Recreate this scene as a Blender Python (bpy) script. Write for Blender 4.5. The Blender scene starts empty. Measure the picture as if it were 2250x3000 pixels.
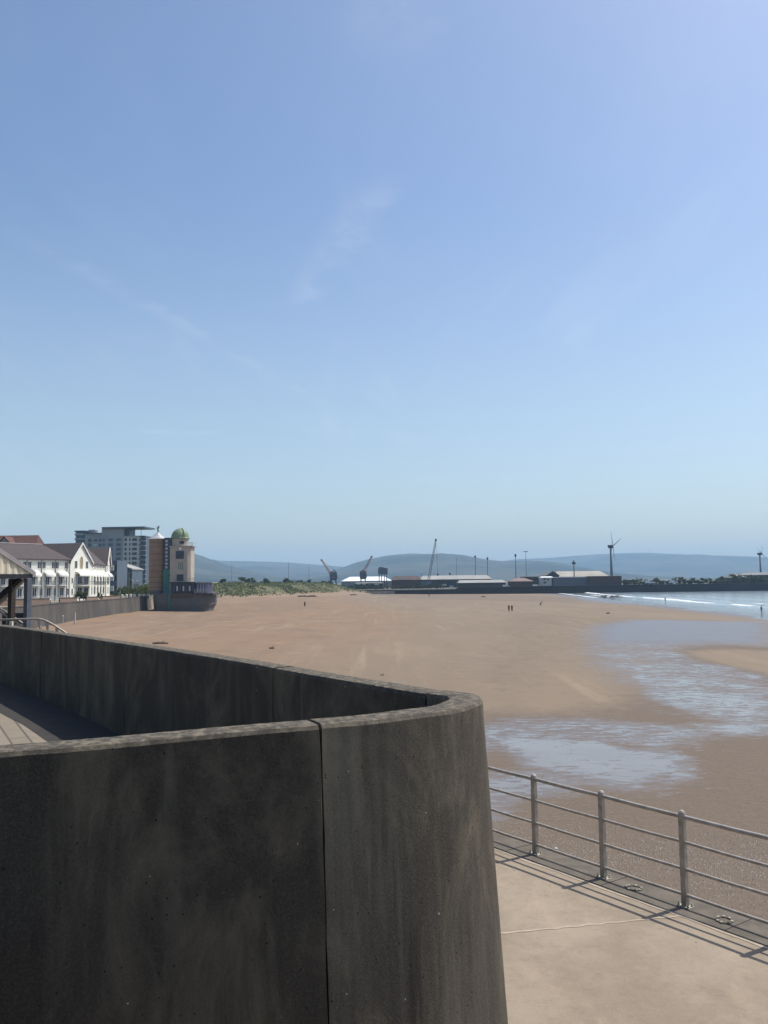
import bpy, math, random
import numpy as np
from mathutils import Matrix, Vector
rnd = random.Random(7)
sc = bpy.context.scene
col = sc.collection
PI = math.pi

# ------------------------------------------------------------------ camera
FOC, PITCH, ROLL, EZ = 2500.0, math.radians(4.64), math.radians(0.7), 9.0
fwd = Vector((0, math.cos(PITCH), math.sin(PITCH)))
up0 = Vector((0, -math.sin(PITCH), math.cos(PITCH)))
rt0 = Vector((1, 0, 0))
rt = rt0 * math.cos(ROLL) - up0 * math.sin(ROLL)
up = rt0 * math.sin(ROLL) + up0 * math.cos(ROLL)
cd = bpy.data.cameras.new('camera')
cam = bpy.data.objects.new('camera', cd)
col.objects.link(cam)
cam.matrix_world = Matrix(((rt.x, up.x, -fwd.x, 0), (rt.y, up.y, -fwd.y, 0), (rt.z, up.z, -fwd.z, EZ), (0, 0, 0, 1)))
cd.sensor_fit = 'VERTICAL'
cd.sensor_height = 36
cd.lens = FOC / 3000 * 36
cd.clip_start = 0.1
cd.clip_end = 40000
sc.camera = cam


def ray(px, py):
    return rt * (px - 1125) + up * (1500 - py) + fwd * FOC


def F(px, py, d):                      # world point at distance d north of the viewer
    v = ray(px, py)
    k = d / v.y
    return Vector((v.x * k, d, EZ + v.z * k))


def G(px, py, z):                      # world point on the level z
    v = ray(px, py)
    k = (z - EZ) / v.z
    return Vector((v.x * k, v.y * k, z))


# ------------------------------------------------------------------ materials
class NT:
    def __init__(s, name):
        s.m = bpy.data.materials.new(name)
        s.m.use_nodes = True
        s.t = s.m.node_tree
        s.t.nodes.clear()
        s.out = s.n('ShaderNodeOutputMaterial')
        s._tc = None

    def n(s, typ, **kw):
        nd = s.t.nodes.new(typ)
        for k, v in kw.items():
            setattr(nd, k, v)
        return nd

    def set(s, sock, v):
        if isinstance(v, bpy.types.NodeSocket):
            s.t.links.new(v, sock)
        elif isinstance(v, (tuple, list)):
            sock.default_value = tuple(v) + ((1,) if len(v) == 3 and len(sock.default_value) == 4 else ())
        else:
            sock.default_value = v

    def pos(s, scale=(1, 1, 1), rot=(0, 0, 0)):
        if s._tc is None:
            s._tc = s.n('ShaderNodeTexCoord')
        mp = s.n('ShaderNodeMapping')
        s.t.links.new(s._tc.outputs['Object'], mp.inputs[0])
        mp.inputs['Scale'].default_value = scale
        mp.inputs['Rotation'].default_value = rot
        return mp.outputs[0]

    def noise(s, scale=1, detail=4, rough=.55, vec=None, dist=0):
        nd = s.n('ShaderNodeTexNoise')
        s.set(nd.inputs['Vector'], vec if vec is not None else s.pos())
        nd.inputs['Scale'].default_value = scale
        nd.inputs['Detail'].default_value = detail
        nd.inputs['Roughness'].default_value = rough
        nd.inputs['Distortion'].default_value = dist
        return nd.outputs[0]

    def vor(s, scale, vec=None):
        nd = s.n('ShaderNodeTexVoronoi')
        s.set(nd.inputs['Vector'], vec if vec is not None else s.pos())
        nd.inputs['Scale'].default_value = scale
        return nd.outputs['Distance'], nd.outputs['Color']

    def ramp(s, fac, lo, hi, a=0., b=1.):
        nd = s.n('ShaderNodeMapRange', interpolation_type='SMOOTHSTEP')
        s.set(nd.inputs['Value'], fac)
        for k, v in zip(('From Min', 'From Max', 'To Min', 'To Max'), (lo, hi, a, b)):
            s.set(nd.inputs[k], v)
        return nd.outputs[0]

    def mix(s, fac, a, b):
        nd = s.n('ShaderNodeMix', data_type='RGBA')
        s.set(nd.inputs[0], fac)
        s.set(nd.inputs[6], a)
        s.set(nd.inputs[7], b)
        return nd.outputs[2]

    def math(s, op, a, b=0.0, c=None):
        nd = s.n('ShaderNodeMath', operation=op)
        s.set(nd.inputs[0], a)
        s.set(nd.inputs[1], b)
        if c is not None:
            s.set(nd.inputs[2], c)
        return nd.outputs[0]

    def attr(s, name):
        nd = s.n('ShaderNodeAttribute', attribute_name=name)
        return nd.outputs['Fac']

    def bump(s, h, strength=.3, dist=.02):
        nd = s.n('ShaderNodeBump')
        s.set(nd.inputs['Height'], h)
        nd.inputs['Strength'].default_value = strength
        nd.inputs['Distance'].default_value = dist
        return nd.outputs[0]

    def bsdf(s, color, rough=.8, metal=0., normal=None, ior=None, spec=None):
        nd = s.n('ShaderNodeBsdfPrincipled')
        s.set(nd.inputs['Base Color'], color)
        s.set(nd.inputs['Roughness'], rough)
        s.set(nd.inputs['Metallic'], metal)
        if normal is not None:
            s.set(nd.inputs['Normal'], normal)
        if ior is not None:
            nd.inputs['IOR'].default_value = ior
        if spec is not None:
            nd.inputs['Specular IOR Level'].default_value = spec
        return nd.outputs[0]

    def done(s, sh):
        s.t.links.new(sh, s.out.inputs[0])
        return s.m


def M(name, c, c2=None, scale=1., rough=.8, metal=0., bump=0., bscale=None, spec=.3, aniso=(1, 1, 1)):
    t = NT(name)
    c2 = c2 or tuple(x * .75 for x in c)
    n = t.noise(scale, 5, .6, t.pos(aniso))
    f = t.ramp(n, .3, .7)
    nm = t.bump(t.noise(bscale or scale * 6, 4, .6), bump, .02) if bump else None
    return t.done(t.bsdf(t.mix(f, c, c2), rough, metal, nm, spec=spec))


def mat_concrete(name='weathered concrete', k=1.):
    t = NT(name)
    n1 = t.noise(1.1, 7, .7, t.pos((1, 1, .55)), .9)
    n2 = t.noise(2.6, 5, .65, t.pos((1, 1, .1)), .3)
    n3 = t.noise(70, 4, .8)
    n4 = t.noise(.42, 3, .5, t.pos((1, 1, .8)))
    c = t.mix(t.ramp(n1, .42, .72), (.040, .034, .029), (.118, .1, .075))
    c = t.mix(t.ramp(n2, .45, .8, 0, .65), c, (.12, .108, .086))
    c = t.mix(t.ramp(n4, .52, .72, 0, .5), c, (.028, .025, .022))
    c = t.mix(t.ramp(n3, .4, .8, 0, .45), c, (.13, .12, .1))
    d0, vc0 = t.vor(75)
    c = t.mix(t.ramp(d0, .12, .2, .8, 0), c, (.012, .012, .012))
    # thin pale drip runs
    n5 = t.noise(5.5, 4, .6, t.pos((1, 1, .035)), .15)
    n6 = t.noise(.9, 3, .6)
    c = t.mix(t.math('MULTIPLY', t.ramp(n5, .57, .72, 0, .5), t.ramp(n6, .45, .62)), c, (.125, .11, .088))
    c = t.mix(t.math('MULTIPLY', t.ramp(n5, .43, .33, 0, .6), t.ramp(n6, .5, .35)), c, (.018, .016, .015))
    # blow holes left by the casting
    d2, vc2 = t.vor(26)
    s2 = t.n('ShaderNodeSeparateColor')
    t.t.links.new(vc2, s2.inputs[0])
    hole = t.math('MULTIPLY', t.math('LESS_THAN', d2, t.math('MULTIPLY', s2.outputs[1], .2)), t.math('GREATER_THAN', s2.outputs[0], .72))
    c = t.mix(t.math('MULTIPLY', hole, .8), c, (.012, .011, .01))
    kk = t.n('ShaderNodeMix', data_type='RGBA', blend_type='MULTIPLY')
    t.set(kk.inputs[0], 1.)
    t.set(kk.inputs[6], c)
    t.set(kk.inputs[7], (k, k * .985, k * .92))
    c = kk.outputs[2]
    # upward faces paler: mottled lichen plus sunlight put into the colour
    g = t.n('ShaderNodeNewGeometry')
    sp = t.n('ShaderNodeSeparateXYZ')
    t.t.links.new(g.outputs['True Normal'], sp.inputs[0])
    topf = t.ramp(sp.outputs[2], .35, .75)
    nl = t.noise(14, 5, .75)
    sun_top = t.mix(t.ramp(nl, .4, .66), (.06, .054, .044), (.19, .16, .12))
    c = t.mix(topf, c, sun_top)
    d1, vc = t.vor(11)
    sx = t.n('ShaderNodeSeparateColor')
    t.t.links.new(vc, sx.inputs[0])
    rare = t.math('GREATER_THAN', sx.outputs[0], .35)
    rad = t.math('MULTIPLY', t.math('POWER', sx.outputs[1], 3.5), .085)
    spk = t.math('MULTIPLY', t.math('LESS_THAN', d1, rad), rare)
    c = t.mix(t.math('MULTIPLY', spk, .75), c, (.5, .47, .42))
    h = t.math('ADD', t.math('MULTIPLY', n3, .6), t.ramp(d0, .05, .22))
    h = t.math('SUBTRACT', h, t.math('MULTIPLY', hole, 2.))
    nm = t.bump(h, .55, .012)
    return t.done(t.bsdf(c, .9, 0, nm, spec=.2))


def mat_walk():
    t = NT('walkway concrete')
    n1 = t.noise(.9, 6, .65)
    n2 = t.noise(9, 5, .75)
    n3 = t.noise(70, 3, .8)
    c = t.mix(t.ramp(n1, .3, .7), (0.305, 0.249, 0.187), (0.228, 0.183, 0.135))
    c = t.mix(t.ramp(n2, .45, .8, 0, .55), c, (0.168, 0.135, 0.102))
    c = t.mix(t.ramp(n3, .5, .75, 0, .4), c, (0.366, 0.305, 0.239))
    dg, vg = t.vor(2.3)
    sg = t.n('ShaderNodeSeparateColor')
    t.t.links.new(vg, sg.inputs[0])
    gum = t.math('MULTIPLY', t.math('LESS_THAN', dg, t.math('MULTIPLY', sg.outputs[1], .075)), t.math('GREATER_THAN', sg.outputs[0], .55))
    c = t.mix(t.math('MULTIPLY', gum, .55), c, (.1, .085, .07))
    n7 = t.noise(.55, 5, .7, t.pos((1, 1, 1), (0, 0, .4)), .6)
    c = t.mix(t.ramp(n7, .55, .75, 0, .45), c, (.2, .162, .125))
    # sand film blown over it
    n4 = t.noise(2.2, 5, .7, t.pos((1, .35, 1), (0, 0, .6)), .8)
    c = t.mix(t.ramp(n4, .52, .75, 0, .5), c, (0.376, 0.294, 0.214))
    # hairline cracks
    v = t.n('ShaderNodeTexVoronoi', feature='DISTANCE_TO_EDGE')
    nd = t.n('ShaderNodeMix', data_type='VECTOR')
    nn = t.n('ShaderNodeTexNoise')
    t.set(nn.inputs['Vector'], t.pos())
    nn.inputs['Scale'].default_value = 3
    t.set(nd.inputs[0], .12)
    t.set(nd.inputs[4], t.pos())
    t.t.links.new(nn.outputs[1], nd.inputs[5])
    t.t.links.new(nd.outputs[1], v.inputs['Vector'])
    v.inputs['Scale'].default_value = .42
    crk = t.ramp(v.outputs['Distance'], .0, .004, .1, 0)
    c = t.mix(crk, c, (.1, .08, .06))
    return t.done(t.bsdf(c, .9, 0, t.bump(t.math('ADD', n3, t.math('MULTIPLY', n2, 2)), .35, .01), spec=.2))


def mat_pavers():
    t = NT('pavers')
    br = t.n('ShaderNodeTexBrick')
    t.set(br.inputs['Vector'], t.pos((1, 1, 1), (0, 0, math.radians(60))))
    br.offset = .5
    for k, v in (('Scale', 1.), ('Mortar Size', .018), ('Brick Width', 2.6), ('Row Height', .27), ('Mortar Smooth', .2)):
        br.inputs[k].default_value = v
    n = t.noise(3, 5, .7)
    t.set(br.inputs['Color1'], (0.254, 0.216, 0.169))
    t.set(br.inputs['Color2'], (0.223, 0.189, 0.146))
    t.set(br.inputs['Mortar'], (0.108, 0.092, 0.077))
    c = t.mix(t.ramp(n, .35, .75, 0, .5), br.outputs[0], (0.169, 0.142, 0.112))
    return t.done(t.bsdf(c, .9, 0, t.bump(t.math('SUBTRACT', t.noise(40, 3), br.outputs[1]), .4, .01), spec=.2))


def mat_sand():
    t = NT('sand')
    wet, damp, peb = t.attr('wet'), t.attr('damp'), t.attr('pebbly')
    n_big = t.noise(.03, 5, .6, t.pos((1, .6, 1)), .5)
    n_str = t.noise(.12, 6, .65, t.pos((1.6, .28, 1), (0, 0, -.35)), .8)
    n_mid = t.noise(.7, 5, .7)
    n_fine = t.noise(9, 3, .7)
    c = t.mix(t.ramp(n_big, .35, .65), (0.210, 0.158, 0.109), (0.186, 0.139, 0.094))
    c = t.mix(t.attr('warm'), c, (0.220, 0.141, 0.085))
    c = t.mix(t.ramp(n_str, .5, .75, 0, .6), c, (0.253, 0.192, 0.132))
    c = t.mix(t.ramp(n_mid, .5, .8, 0, .45), c, (0.146, 0.095, 0.057))
    c = t.mix(t.ramp(n_fine, .5, .8, 0, .4), c, (0.132, 0.092, 0.060))
    n_pat = t.noise(.16, 6, .68, t.pos((1, .7, 1), (0, 0, .3)), .3)
    c = t.mix(t.math('MULTIPLY', t.ramp(n_pat, .52, .66, 0, .55), t.attr('warm')), c, (0.155, 0.099, 0.068))
    c = t.mix(t.math('MULTIPLY', t.ramp(n_pat, .46, .32, 0, .6), t.attr('warm')), c, (0.309, 0.198, 0.135))
    c = t.mix(t.ramp(n_pat, .56, .72, 0, .3), c, (0.175, 0.127, 0.096))
    n_tr = t.noise(.55, 4, .6, t.pos((1.0, .05, 1), (0, 0, -.2)), .25)
    n_gate = t.noise(.035, 3, .5, t.pos((1, .5, 1)))
    c = t.mix(t.math('MULTIPLY', t.ramp(n_tr, .5, .75, 0, .55), t.ramp(n_gate, .42, .58)), c, (0.293, 0.227, 0.152))
    c = t.mix(t.math('MULTIPLY', t.ramp(n_tr, .48, .3, 0, .4), t.ramp(n_gate, .55, .42)), c, (0.170, 0.118, 0.079))
    dw, vw = t.vor(.8)
    sw = t.n('ShaderNodeSeparateColor')
    t.t.links.new(vw, sw.inputs[0])
    weed = t.math('MULTIPLY', t.math('LESS_THAN', dw, t.math('MULTIPLY', sw.outputs[1], .16)), t.math('GREATER_THAN', sw.outputs[0], .9))
    c = t.mix(t.math('MULTIPLY', weed, .6), c, (.06, .048, .038))
    df = t.ramp(t.math('ADD', damp, t.math('MULTIPLY', t.math('SUBTRACT', n_mid, .5), .7)), .25, .8)
    dcol = t.mix(t.ramp(n_fine, .4, .7), (0.143, 0.107, 0.077), (0.110, 0.081, 0.058))
    c = t.mix(df, c, dcol)
    # shells and pebbles
    d1, vc = t.vor(7)
    sx = t.n('ShaderNodeSeparateColor')
    t.t.links.new(vc, sx.inputs[0])
    sh = t.math('MULTIPLY', t.math('LESS_THAN', d1, .2), t.math('GREATER_THAN', sx.outputs[0], .8))
    sh = t.math('MULTIPLY', sh, t.ramp(t.math('ADD', peb, t.math('MULTIPLY', n_mid, .5)), .5, .9))
    c = t.mix(t.math('MULTIPLY', sh, .7), c, (0.332, 0.284, 0.229))
    # standing water in the ripples
    r1 = t.noise(1.5, 6, .72, t.pos((.6, 1.5, 1), (0, 0, .25)), .5)
    r2 = t.noise(.16, 4, .6, t.pos((1, .8, 1)))
    f = t.math('ADD', wet, t.math('MULTIPLY', t.math('SUBTRACT', r1, .5), 1.9))
    f = t.math('ADD', f, t.math('MULTIPLY', t.math('SUBTRACT', r2, .5), .7))
    shn = t.attr('sheen')
    f = t.math('SUBTRACT', f, t.math('MULTIPLY', shn, .16))
    s = t.ramp(f, .55, .68)
    film = t.math('MAXIMUM', t.ramp(f, .2, .62), t.math('MULTIPLY', shn, .9))
    c = t.mix(t.math('MULTIPLY', film, .85), c, (.125, .106, .1))
    c = t.mix(t.math('MULTIPLY', t.ramp(wet, .15, .5), .55), c, (.14, .12, .112))
    h = t.math('ADD', t.math('MULTIPLY', r1, 1.6), t.math('MULTIPLY', n_fine, .25))
    h = t.math('ADD', h, t.math('MULTIPLY', t.noise(3.0, 4, .6, t.pos((.5, 1.2, 1), (0, 0, .2))), .6))
    c = t.mix(t.math('MULTIPLY', shn, .6), c, (.135, .118, .115))
    sand = t.bsdf(c, t.math('SUBTRACT', t.ramp(film, 0, 1, .95, .38), t.math('MULTIPLY', shn, .1)), 0, t.bump(h, .5, .12), spec=.4)
    wb = t.bump(t.noise(5, 3, .6, t.pos((.5, 1.2, 1))), .12, .02)
    water = t.bsdf((.19, .17, .15), .12, 0, wb, ior=1.33)
    mx = t.n('ShaderNodeMixShader')
    t.set(mx.inputs[0], s)
    t.t.links.new(sand, mx.inputs[1])
    t.t.links.new(water, mx.inputs[2])
    return t.done(mx.outputs[0])


def mat_sea():
    t = NT('sea water')
    foam = t.attr('foam')
    n = t.noise(.35, 6, .7, t.pos((1, .55, 1)))
    f = t.ramp(t.math('ADD', foam, t.math('MULTIPLY', t.math('SUBTRACT', n, .5), 1.6)), .5, .85)
    shal = t.attr('shallow')
    c = t.mix(shal, (.26, .31, .345), (.13, .13, .125))
    c = t.mix(t.math('MULTIPLY', f, .95), c, (.68, .7, .7))
    w = t.math('ADD', t.noise(.5, 5, .65, t.pos((1, .5, 1))), t.math('MULTIPLY', t.noise(2.4, 3, .6), .3))
    return t.done(t.bsdf(c, t.ramp(f, 0, 1, .12, .8), 0, t.bump(w, .2, .25), ior=1.33))


def mat_hill():
    t = NT('hillside')
    n1 = t.noise(.0016, 6, .6)
    n2 = t.noise(.006, 5, .65)
    c = t.mix(t.ramp(n1, .42, .58), (.022, .033, .028), (.068, .072, .055))
    c = t.mix(t.ramp(n2, .5, .62, 0, .8), c, (.03, .04, .028))
    return t.done(t.bsdf(c, .95, spec=.1))


def mat_leaf(name, c1, c2, sc_=.8):
    t = NT(name)
    g = t.n('ShaderNodeNewGeometry')
    c = t.mix(g.outputs['Random Per Island'], c1, c2)
    c = t.mix(t.ramp(t.noise(sc_, 3), .4, .65, 0, .5), c, tuple(x * .6 for x in c1))
    tr = t.n('ShaderNodeBsdfTranslucent')
    t.set(tr.inputs[0], c)
    mx = t.n('ShaderNodeMixShader')
    mx.inputs[0].default_value = .4
    t.t.links.new(t.bsdf(c, .7, spec=.2), mx.inputs[1])
    t.t.links.new(tr.outputs[0], mx.inputs[2])
    return t.done(mx.outputs[0])


def mat_dune():
    t = NT('dune soil')
    sp = t.n('ShaderNodeSeparateXYZ')
    t.set(sp.inputs[0], t.pos())
    n = t.noise(.08, 5, .65)
    hgt = t.math('ADD', sp.outputs[2], t.math('MULTIPLY', t.math('SUBTRACT', n, .5), 5.))
    g = t.mix(t.ramp(n, .4, .6), (.085, .095, .05), (.13, .125, .07))
    return t.done(t.bsdf(t.mix(t.ramp(hgt, 3.0, 4.6), (.235, .175, .125), g), .95, spec=.1))


def mat_brick(name, a, b, mort, row=.5, w=1.2):
    t = NT(name)
    br = t.n('ShaderNodeTexBrick')
    cmb = t.n('ShaderNodeCombineXYZ')
    sp = t.n('ShaderNodeSeparateXYZ')
    t.set(sp.inputs[0], t.pos())
    t.set(cmb.inputs[0], t.math('ADD', sp.outputs[0], sp.outputs[1]))
    t.set(cmb.inputs[1], sp.outputs[2])
    t.t.links.new(cmb.outputs[0], br.inputs['Vector'])
    for k, v in (('Scale', 1.), ('Mortar Size', .04), ('Brick Width', w), ('Row Height', row)):
        br.inputs[k].default_value = v
    t.set(br.inputs['Color1'], a)
    t.set(br.inputs['Color2'], b)
    t.set(br.inputs['Mortar'], mort)
    c = t.mix(t.ramp(t.noise(.5, 4), .4, .7, 0, .4), br.outputs[0], tuple(x * .7 for x in a))
    return t.done(t.bsdf(c, .9, spec=.2))


CONC2 = mat_concrete('sunlit weathered concrete', 1.7)  # nose panel cast paler, its sunlit brightness put into the colour
CONC, WALK, PAVE, SAND, SEA, HILL = mat_concrete(), mat_walk(), mat_pavers(), mat_sand(), mat_sea(), mat_hill()
KERB = M('dark kerb stone', (.15, .128, .102), (.1, .086, .07), 4, .9, bump=.3)
STEEL = M('galvanised steel', (.41, .375, .325), (.28, .245, .205), 9, .5, .15, spec=.5)
WALLSHADE = M('dark wall shadow', (.05, .045, .04), (.035, .032, .03), 5, .9, bump=.3)
PALE = M('pale fixings', (.5, .46, .36), (.35, .31, .24), 20, .8)
SANDY = M('sand filled joint', (.42, .345, .265), (.33, .27, .205), 8, .95)
FILL = M('bituminous joint filler', (.012, .012, .013), (.02, .02, .02), 10, .7)
WHITE = M('white render', (0.836, 0.836, 0.748), (0.726, 0.726, 0.649), .8, .85)
WHITE2 = M('white painted canopy', (.82, .81, .74), (.74, .73, .66), 1, .6)
SLATE = M('brown roof slates', (.088, .07, .068), (.062, .05, .05), 1.5, .8, bump=.2, aniso=(1, 1, 3))
REDTILE = M('red brown roof tiles', (.15, .075, .06), (.1, .055, .048), 1.2, .85)
GREYCLAD = M('grey green cladding', (.2, .23, .22), (.16, .185, .18), 1, .7)
GLASS = M('dark window glass', (.03, .038, .045), (.02, .025, .03), 2, .08, spec=.5)
TAN = M('tan window panel', (.34, .27, .17), (.28, .22, .14), 2, .6)
RECSHADE = M('balcony shade grey', (.38, .39, .4), (.32, .33, .34), 2, .8)  # grey of flat panels, stands in for shade inside the balcony arches
RAILG = M('grey painted railing', (.12, .12, .125), (.09, .09, .095), 4, .5)
CORR = M('cream corrugated cladding', (.72, .63, .47), (.64, .55, .41), 3, .6)
GREYPAINT = M('blue grey steel paint', (.13, .14, .165), (.1, .11, .13), 3, .5)
BROWNP = M('brown timber', (.07, .052, .042), (.05, .038, .032), 5, .7, aniso=(1, 1, .2))
DARKST = M('dark steel', (.035, .037, .042), (.025, .026, .03), 5, .5)
BARGE = M('grey pink barge board', (.36, .32, .32), (.3, .27, .27), 3, .7)
SWALL = M('old sea wall concrete', (0.113, 0.101, 0.088), (0.068, 0.063, 0.059), .35, .9, bump=.3, aniso=(1, 1, .25))
PINK = mat_brick('pink stone', (0.340, 0.230, 0.170), (0.289, 0.196, 0.149), (0.255, 0.204, 0.170), .25, .6)
TBEIGE = M('beige render', (.44, .385, .325), (.38, .335, .28), .6, .85)
TBRICK = mat_brick('tan brick', (.31, .2, .135), (.27, .17, .12), (.27, .21, .155), .3, .7)
BAND = M('dark brick band', (.2, .13, .092), (.17, .11, .08), 2, .85)
DOMEG = M('green copper dome', (0.206, 0.269, 0.163), (0.163, 0.219, 0.131), .8, .55)
TEAL = M('teal panel', (.05, .19, .175), (.04, .15, .14), .8, .5)
BLUEG = M('blue tinted glass', (0.060, 0.084, 0.132), (0.042, 0.060, 0.102), 1, .12)
PURPLE = M('lilac blue panel', (.16, .17, .34), (.13, .14, .28), 1, .5)
SILVER = M('pale lead roof', (.5, .5, .5), (.4, .4, .41), 1.5, .4, .3)
BASEB = mat_brick('dark grey brick', (.14, .136, .135), (.12, .117, .116), (.15, .147, .14), .3, .7)
BASEBR = mat_brick('dull brown brick', (.12, .09, .07), (.1, .075, .06), (.1, .085, .07), .3, .7)
TOWERG = M('grey render', (0.338, 0.344, 0.358), (0.270, 0.277, 0.290), .25, .85)
TOWERL = M('light grey render', (.56, .535, .515), (.48, .46, .45), .2, .85)
TOWERD = M('dark blue cladding', (0.105, 0.135, 0.173), (0.075, 0.098, 0.128), .3, .4)
SHEDL = M('pale shed roof', (.34, .335, .31), (.27, .265, .245), .12, .7)
SHEDW = M('white shed roof', (.8, .8, .79), (.74, .74, .73), .1, .5)
SHEDG = M('grey shed roof', (.2, .2, .19), (.15, .15, .145), .12, .75)
SHEDD = M('dark shed wall', (.06, .058, .056), (.042, .042, .042), .15, .85)
SHEDBR = M('rusty brown wall', (.1, .062, .05), (.075, .05, .042), .15, .85)
SHEDWW = M('white shed wall', (.55, .55, .54), (.45, .45, .44), .2, .8)
PIERM = M('dark harbour wall', (.032, .032, .033), (.022, .022, .023), .08, .9, bump=.3, bscale=1)
ORANGE = M('faded orange crane paint', (.42, .17, .05), (.3, .13, .05), .6, .6)
TURB = M('turbine paint', (.16, .165, .175), (.13, .135, .145), .3, .5)
TURBW = M('white turbine paint', (.7, .7, .7), (.65, .65, .65), .3, .5)
LEAF1 = mat_leaf('hedge leaves', (.06, .09, .03), (.11, .13, .05))
LEAF2 = mat_leaf('scrub leaves', (.04, .058, .026), (.075, .09, .042), .2)
LEAF3 = mat_leaf('dune grass blades', (0.135, 0.158, 0.075), (0.210, 0.217, 0.112), .06)
BARK = M('bark', (.08, .06, .045), (.05, .04, .03), 3, .9)
LAND = M('rough dock land', (.07, .075, .05), (.11, .1, .08), .03, .95)
GRND = M('ground soil', (.12, .1, .075), (.1, .085, .06), .01, .95)
DUNEM = mat_dune()
STONE = M('beach stones', (.35, .31, .27), (.2, .17, .145), 3, .8)
WOOD = M('driftwood', (.12, .09, .065), (.08, .06, .045), 4, .9)
WPOST = M('white marker paint', (.6, .58, .54), (.5, .48, .44), 3, .7)


# ------------------------------------------------------------------ mesh helpers
class MB:
    def __init__(s):
        s.v, s.f = [], []

    def add(s, vs, fs):
        o = len(s.v)
        s.v += [tuple(p) for p in vs]
        s.f += [tuple(i + o for i in q) for q in fs]
        return s

    def box(s, x0, x1, y0, y1, z0, z1, ch=0.):
        if ch:
            r = []
            for z, d in ((z0, ch), (z0 + ch, 0), (z1 - ch, 0), (z1, ch)):
                r.append([(x0 + d, y0 + d, z), (x1 - d, y0 + d, z), (x1 - d, y1 - d, z), (x0 + d, y1 - d, z)])
            return s.loft(r)
        return s.loft([[(x0, y0, z), (x1, y0, z), (x1, y1, z), (x0, y1, z)] for z in (z0, z1)])

    def loft(s, rings, caps=True):
        n = len(rings[0])
        vs = [p for r in rings for p in r]
        fs = []
        for k in range(len(rings) - 1):
            for i in range(n):
                j = (i + 1) % n
                fs.append((k * n + i, k * n + j, (k + 1) * n + j, (k + 1) * n + i))
        if caps:
            fs.append(tuple(range(n - 1, -1, -1)))
            fs.append(tuple(range((len(rings) - 1) * n, len(rings) * n)))
        return s.add(vs, fs)

    def ext(s, poly, z0, z1):
        return s.loft([[(x, y, z) for x, y in poly] for z in (z0, z1)])

    def tube(s, pts, r, n=8, r1=None):
        pts = [Vector(p) for p in pts]
        rings = []
        for i, p in enumerate(pts):
            a = pts[max(i - 1, 0)]
            b = pts[min(i + 1, len(pts) - 1)]
            d = (b - a).normalized()
            u = d.cross(Vector((0, 0, 1)))
            if u.length < 1e-3:
                u = d.cross(Vector((1, 0, 0)))
            u.normalize()
            w = d.cross(u)
            rr = r if r1 is None else r + (r1 - r) * i / (len(pts) - 1)
            rings.append([p + (u * math.cos(t) + w * math.sin(t)) * rr for t in [2 * PI * k / n for k in range(n)]])
        return s.loft(rings)

    def bar(s, a, b, w, h=None):
        return s.tube([a, b], w * .7071, 4)

    def lathe(s, prof, cx=0, cy=0, n=24):
        rings = [[(cx + r * math.cos(2 * PI * k / n), cy + r * math.sin(2 * PI * k / n), z) for k in range(n)] for r, z in prof]
        return s.loft(rings)

    def sph(s, c, rx, ry=None, rz=None, n=12, m=7):
        ry, rz = ry or rx, rz or rx
        rings = []
        for j in range(m + 1):
            t = -PI / 2 + PI * (j + .02) / (m + .04)
            rings.append([(c[0] + rx * math.cos(t) * math.cos(2 * PI * k / n), c[1] + ry * math.cos(t) * math.sin(2 * PI * k / n), c[2] + rz * math.sin(t)) for k in range(n)])
        return s.loft(rings)

    def leaves(s, c, rx, ry, rz, n, size, r, flat=0.):
        clumps = []
        for _ in range(max(5, n // 40)):
            a, t = r.uniform(0, 2 * PI), r.uniform(-.6, 1)
            k = r.uniform(.45, .95)
            q = math.sqrt(max(0, 1 - t * t))
            clumps.append((c[0] + rx * k * q * math.cos(a), c[1] + ry * k * q * math.sin(a), c[2] + rz * k * t, r.uniform(.22, .42)))
        for _ in range(n):
            x, y, z, k = r.choice(clumps)
            p = Vector((x + r.gauss(0, .55) * rx * k, y + r.gauss(0, .55) * ry * k, z + r.gauss(0, .5) * rz * k))
            u = Vector((r.gauss(0, 1), r.gauss(0, 1), r.gauss(0, 1))).normalized()
            w = u.cross(Vector((r.gauss(0, 1), r.gauss(0, 1), r.gauss(0, 1)))).normalized()
            a, b = size * r.uniform(.6, 1.3), size * r.uniform(.4, .8)
            s.add([p - u * a, p - w * b, p + u * a, p + w * b], [(0, 1, 2, 3)])
        return s

    def build(s, name, mat, parent=None, world=False, smooth=False):
        """world=True: the vertices are world points and get moved into the parent's frame"""
        me = bpy.data.meshes.new(name)
        vs = s.v
        if world and parent is not None:
            inv = local_world(parent).inverted()
            vs = [tuple(inv @ Vector(v)) for v in vs]
        me.from_pydata(vs, [], s.f)
        me.update()
        import bmesh
        bm = bmesh.new()
        bm.from_mesh(me)
        if len(bm.faces) < 60000:
            bmesh.ops.recalc_face_normals(bm, faces=bm.faces)
        bm.to_mesh(me)
        bm.free()
        me.materials.append(mat)
        if smooth:
            me.polygons.foreach_set('use_smooth', [True] * len(me.polygons))
        o = bpy.data.objects.new(name, me)
        col.objects.link(o)
        if parent is not None:
            o.parent = parent
        return o


def local_world(o):
    m = Matrix.Translation(o.location) @ Matrix.Rotation(o.rotation_euler.z, 4, 'Z')
    return local_world(o.parent) @ m if o.parent else m


def tag(o, label=None, cat=None, group=None, kind=None):
    for k, v in (('label', label), ('category', cat), ('group', group), ('kind', kind)):
        if v:
            o[k] = v
    return o


def thing(name, label, cat, loc=(0, 0, 0), rz=0., group=None):
    o = bpy.data.objects.new(name, None)
    col.objects.link(o)
    o.location = loc
    o.rotation_euler = (0, 0, rz)
    o.empty_display_size = .3
    return tag(o, label, cat, group)


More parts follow.
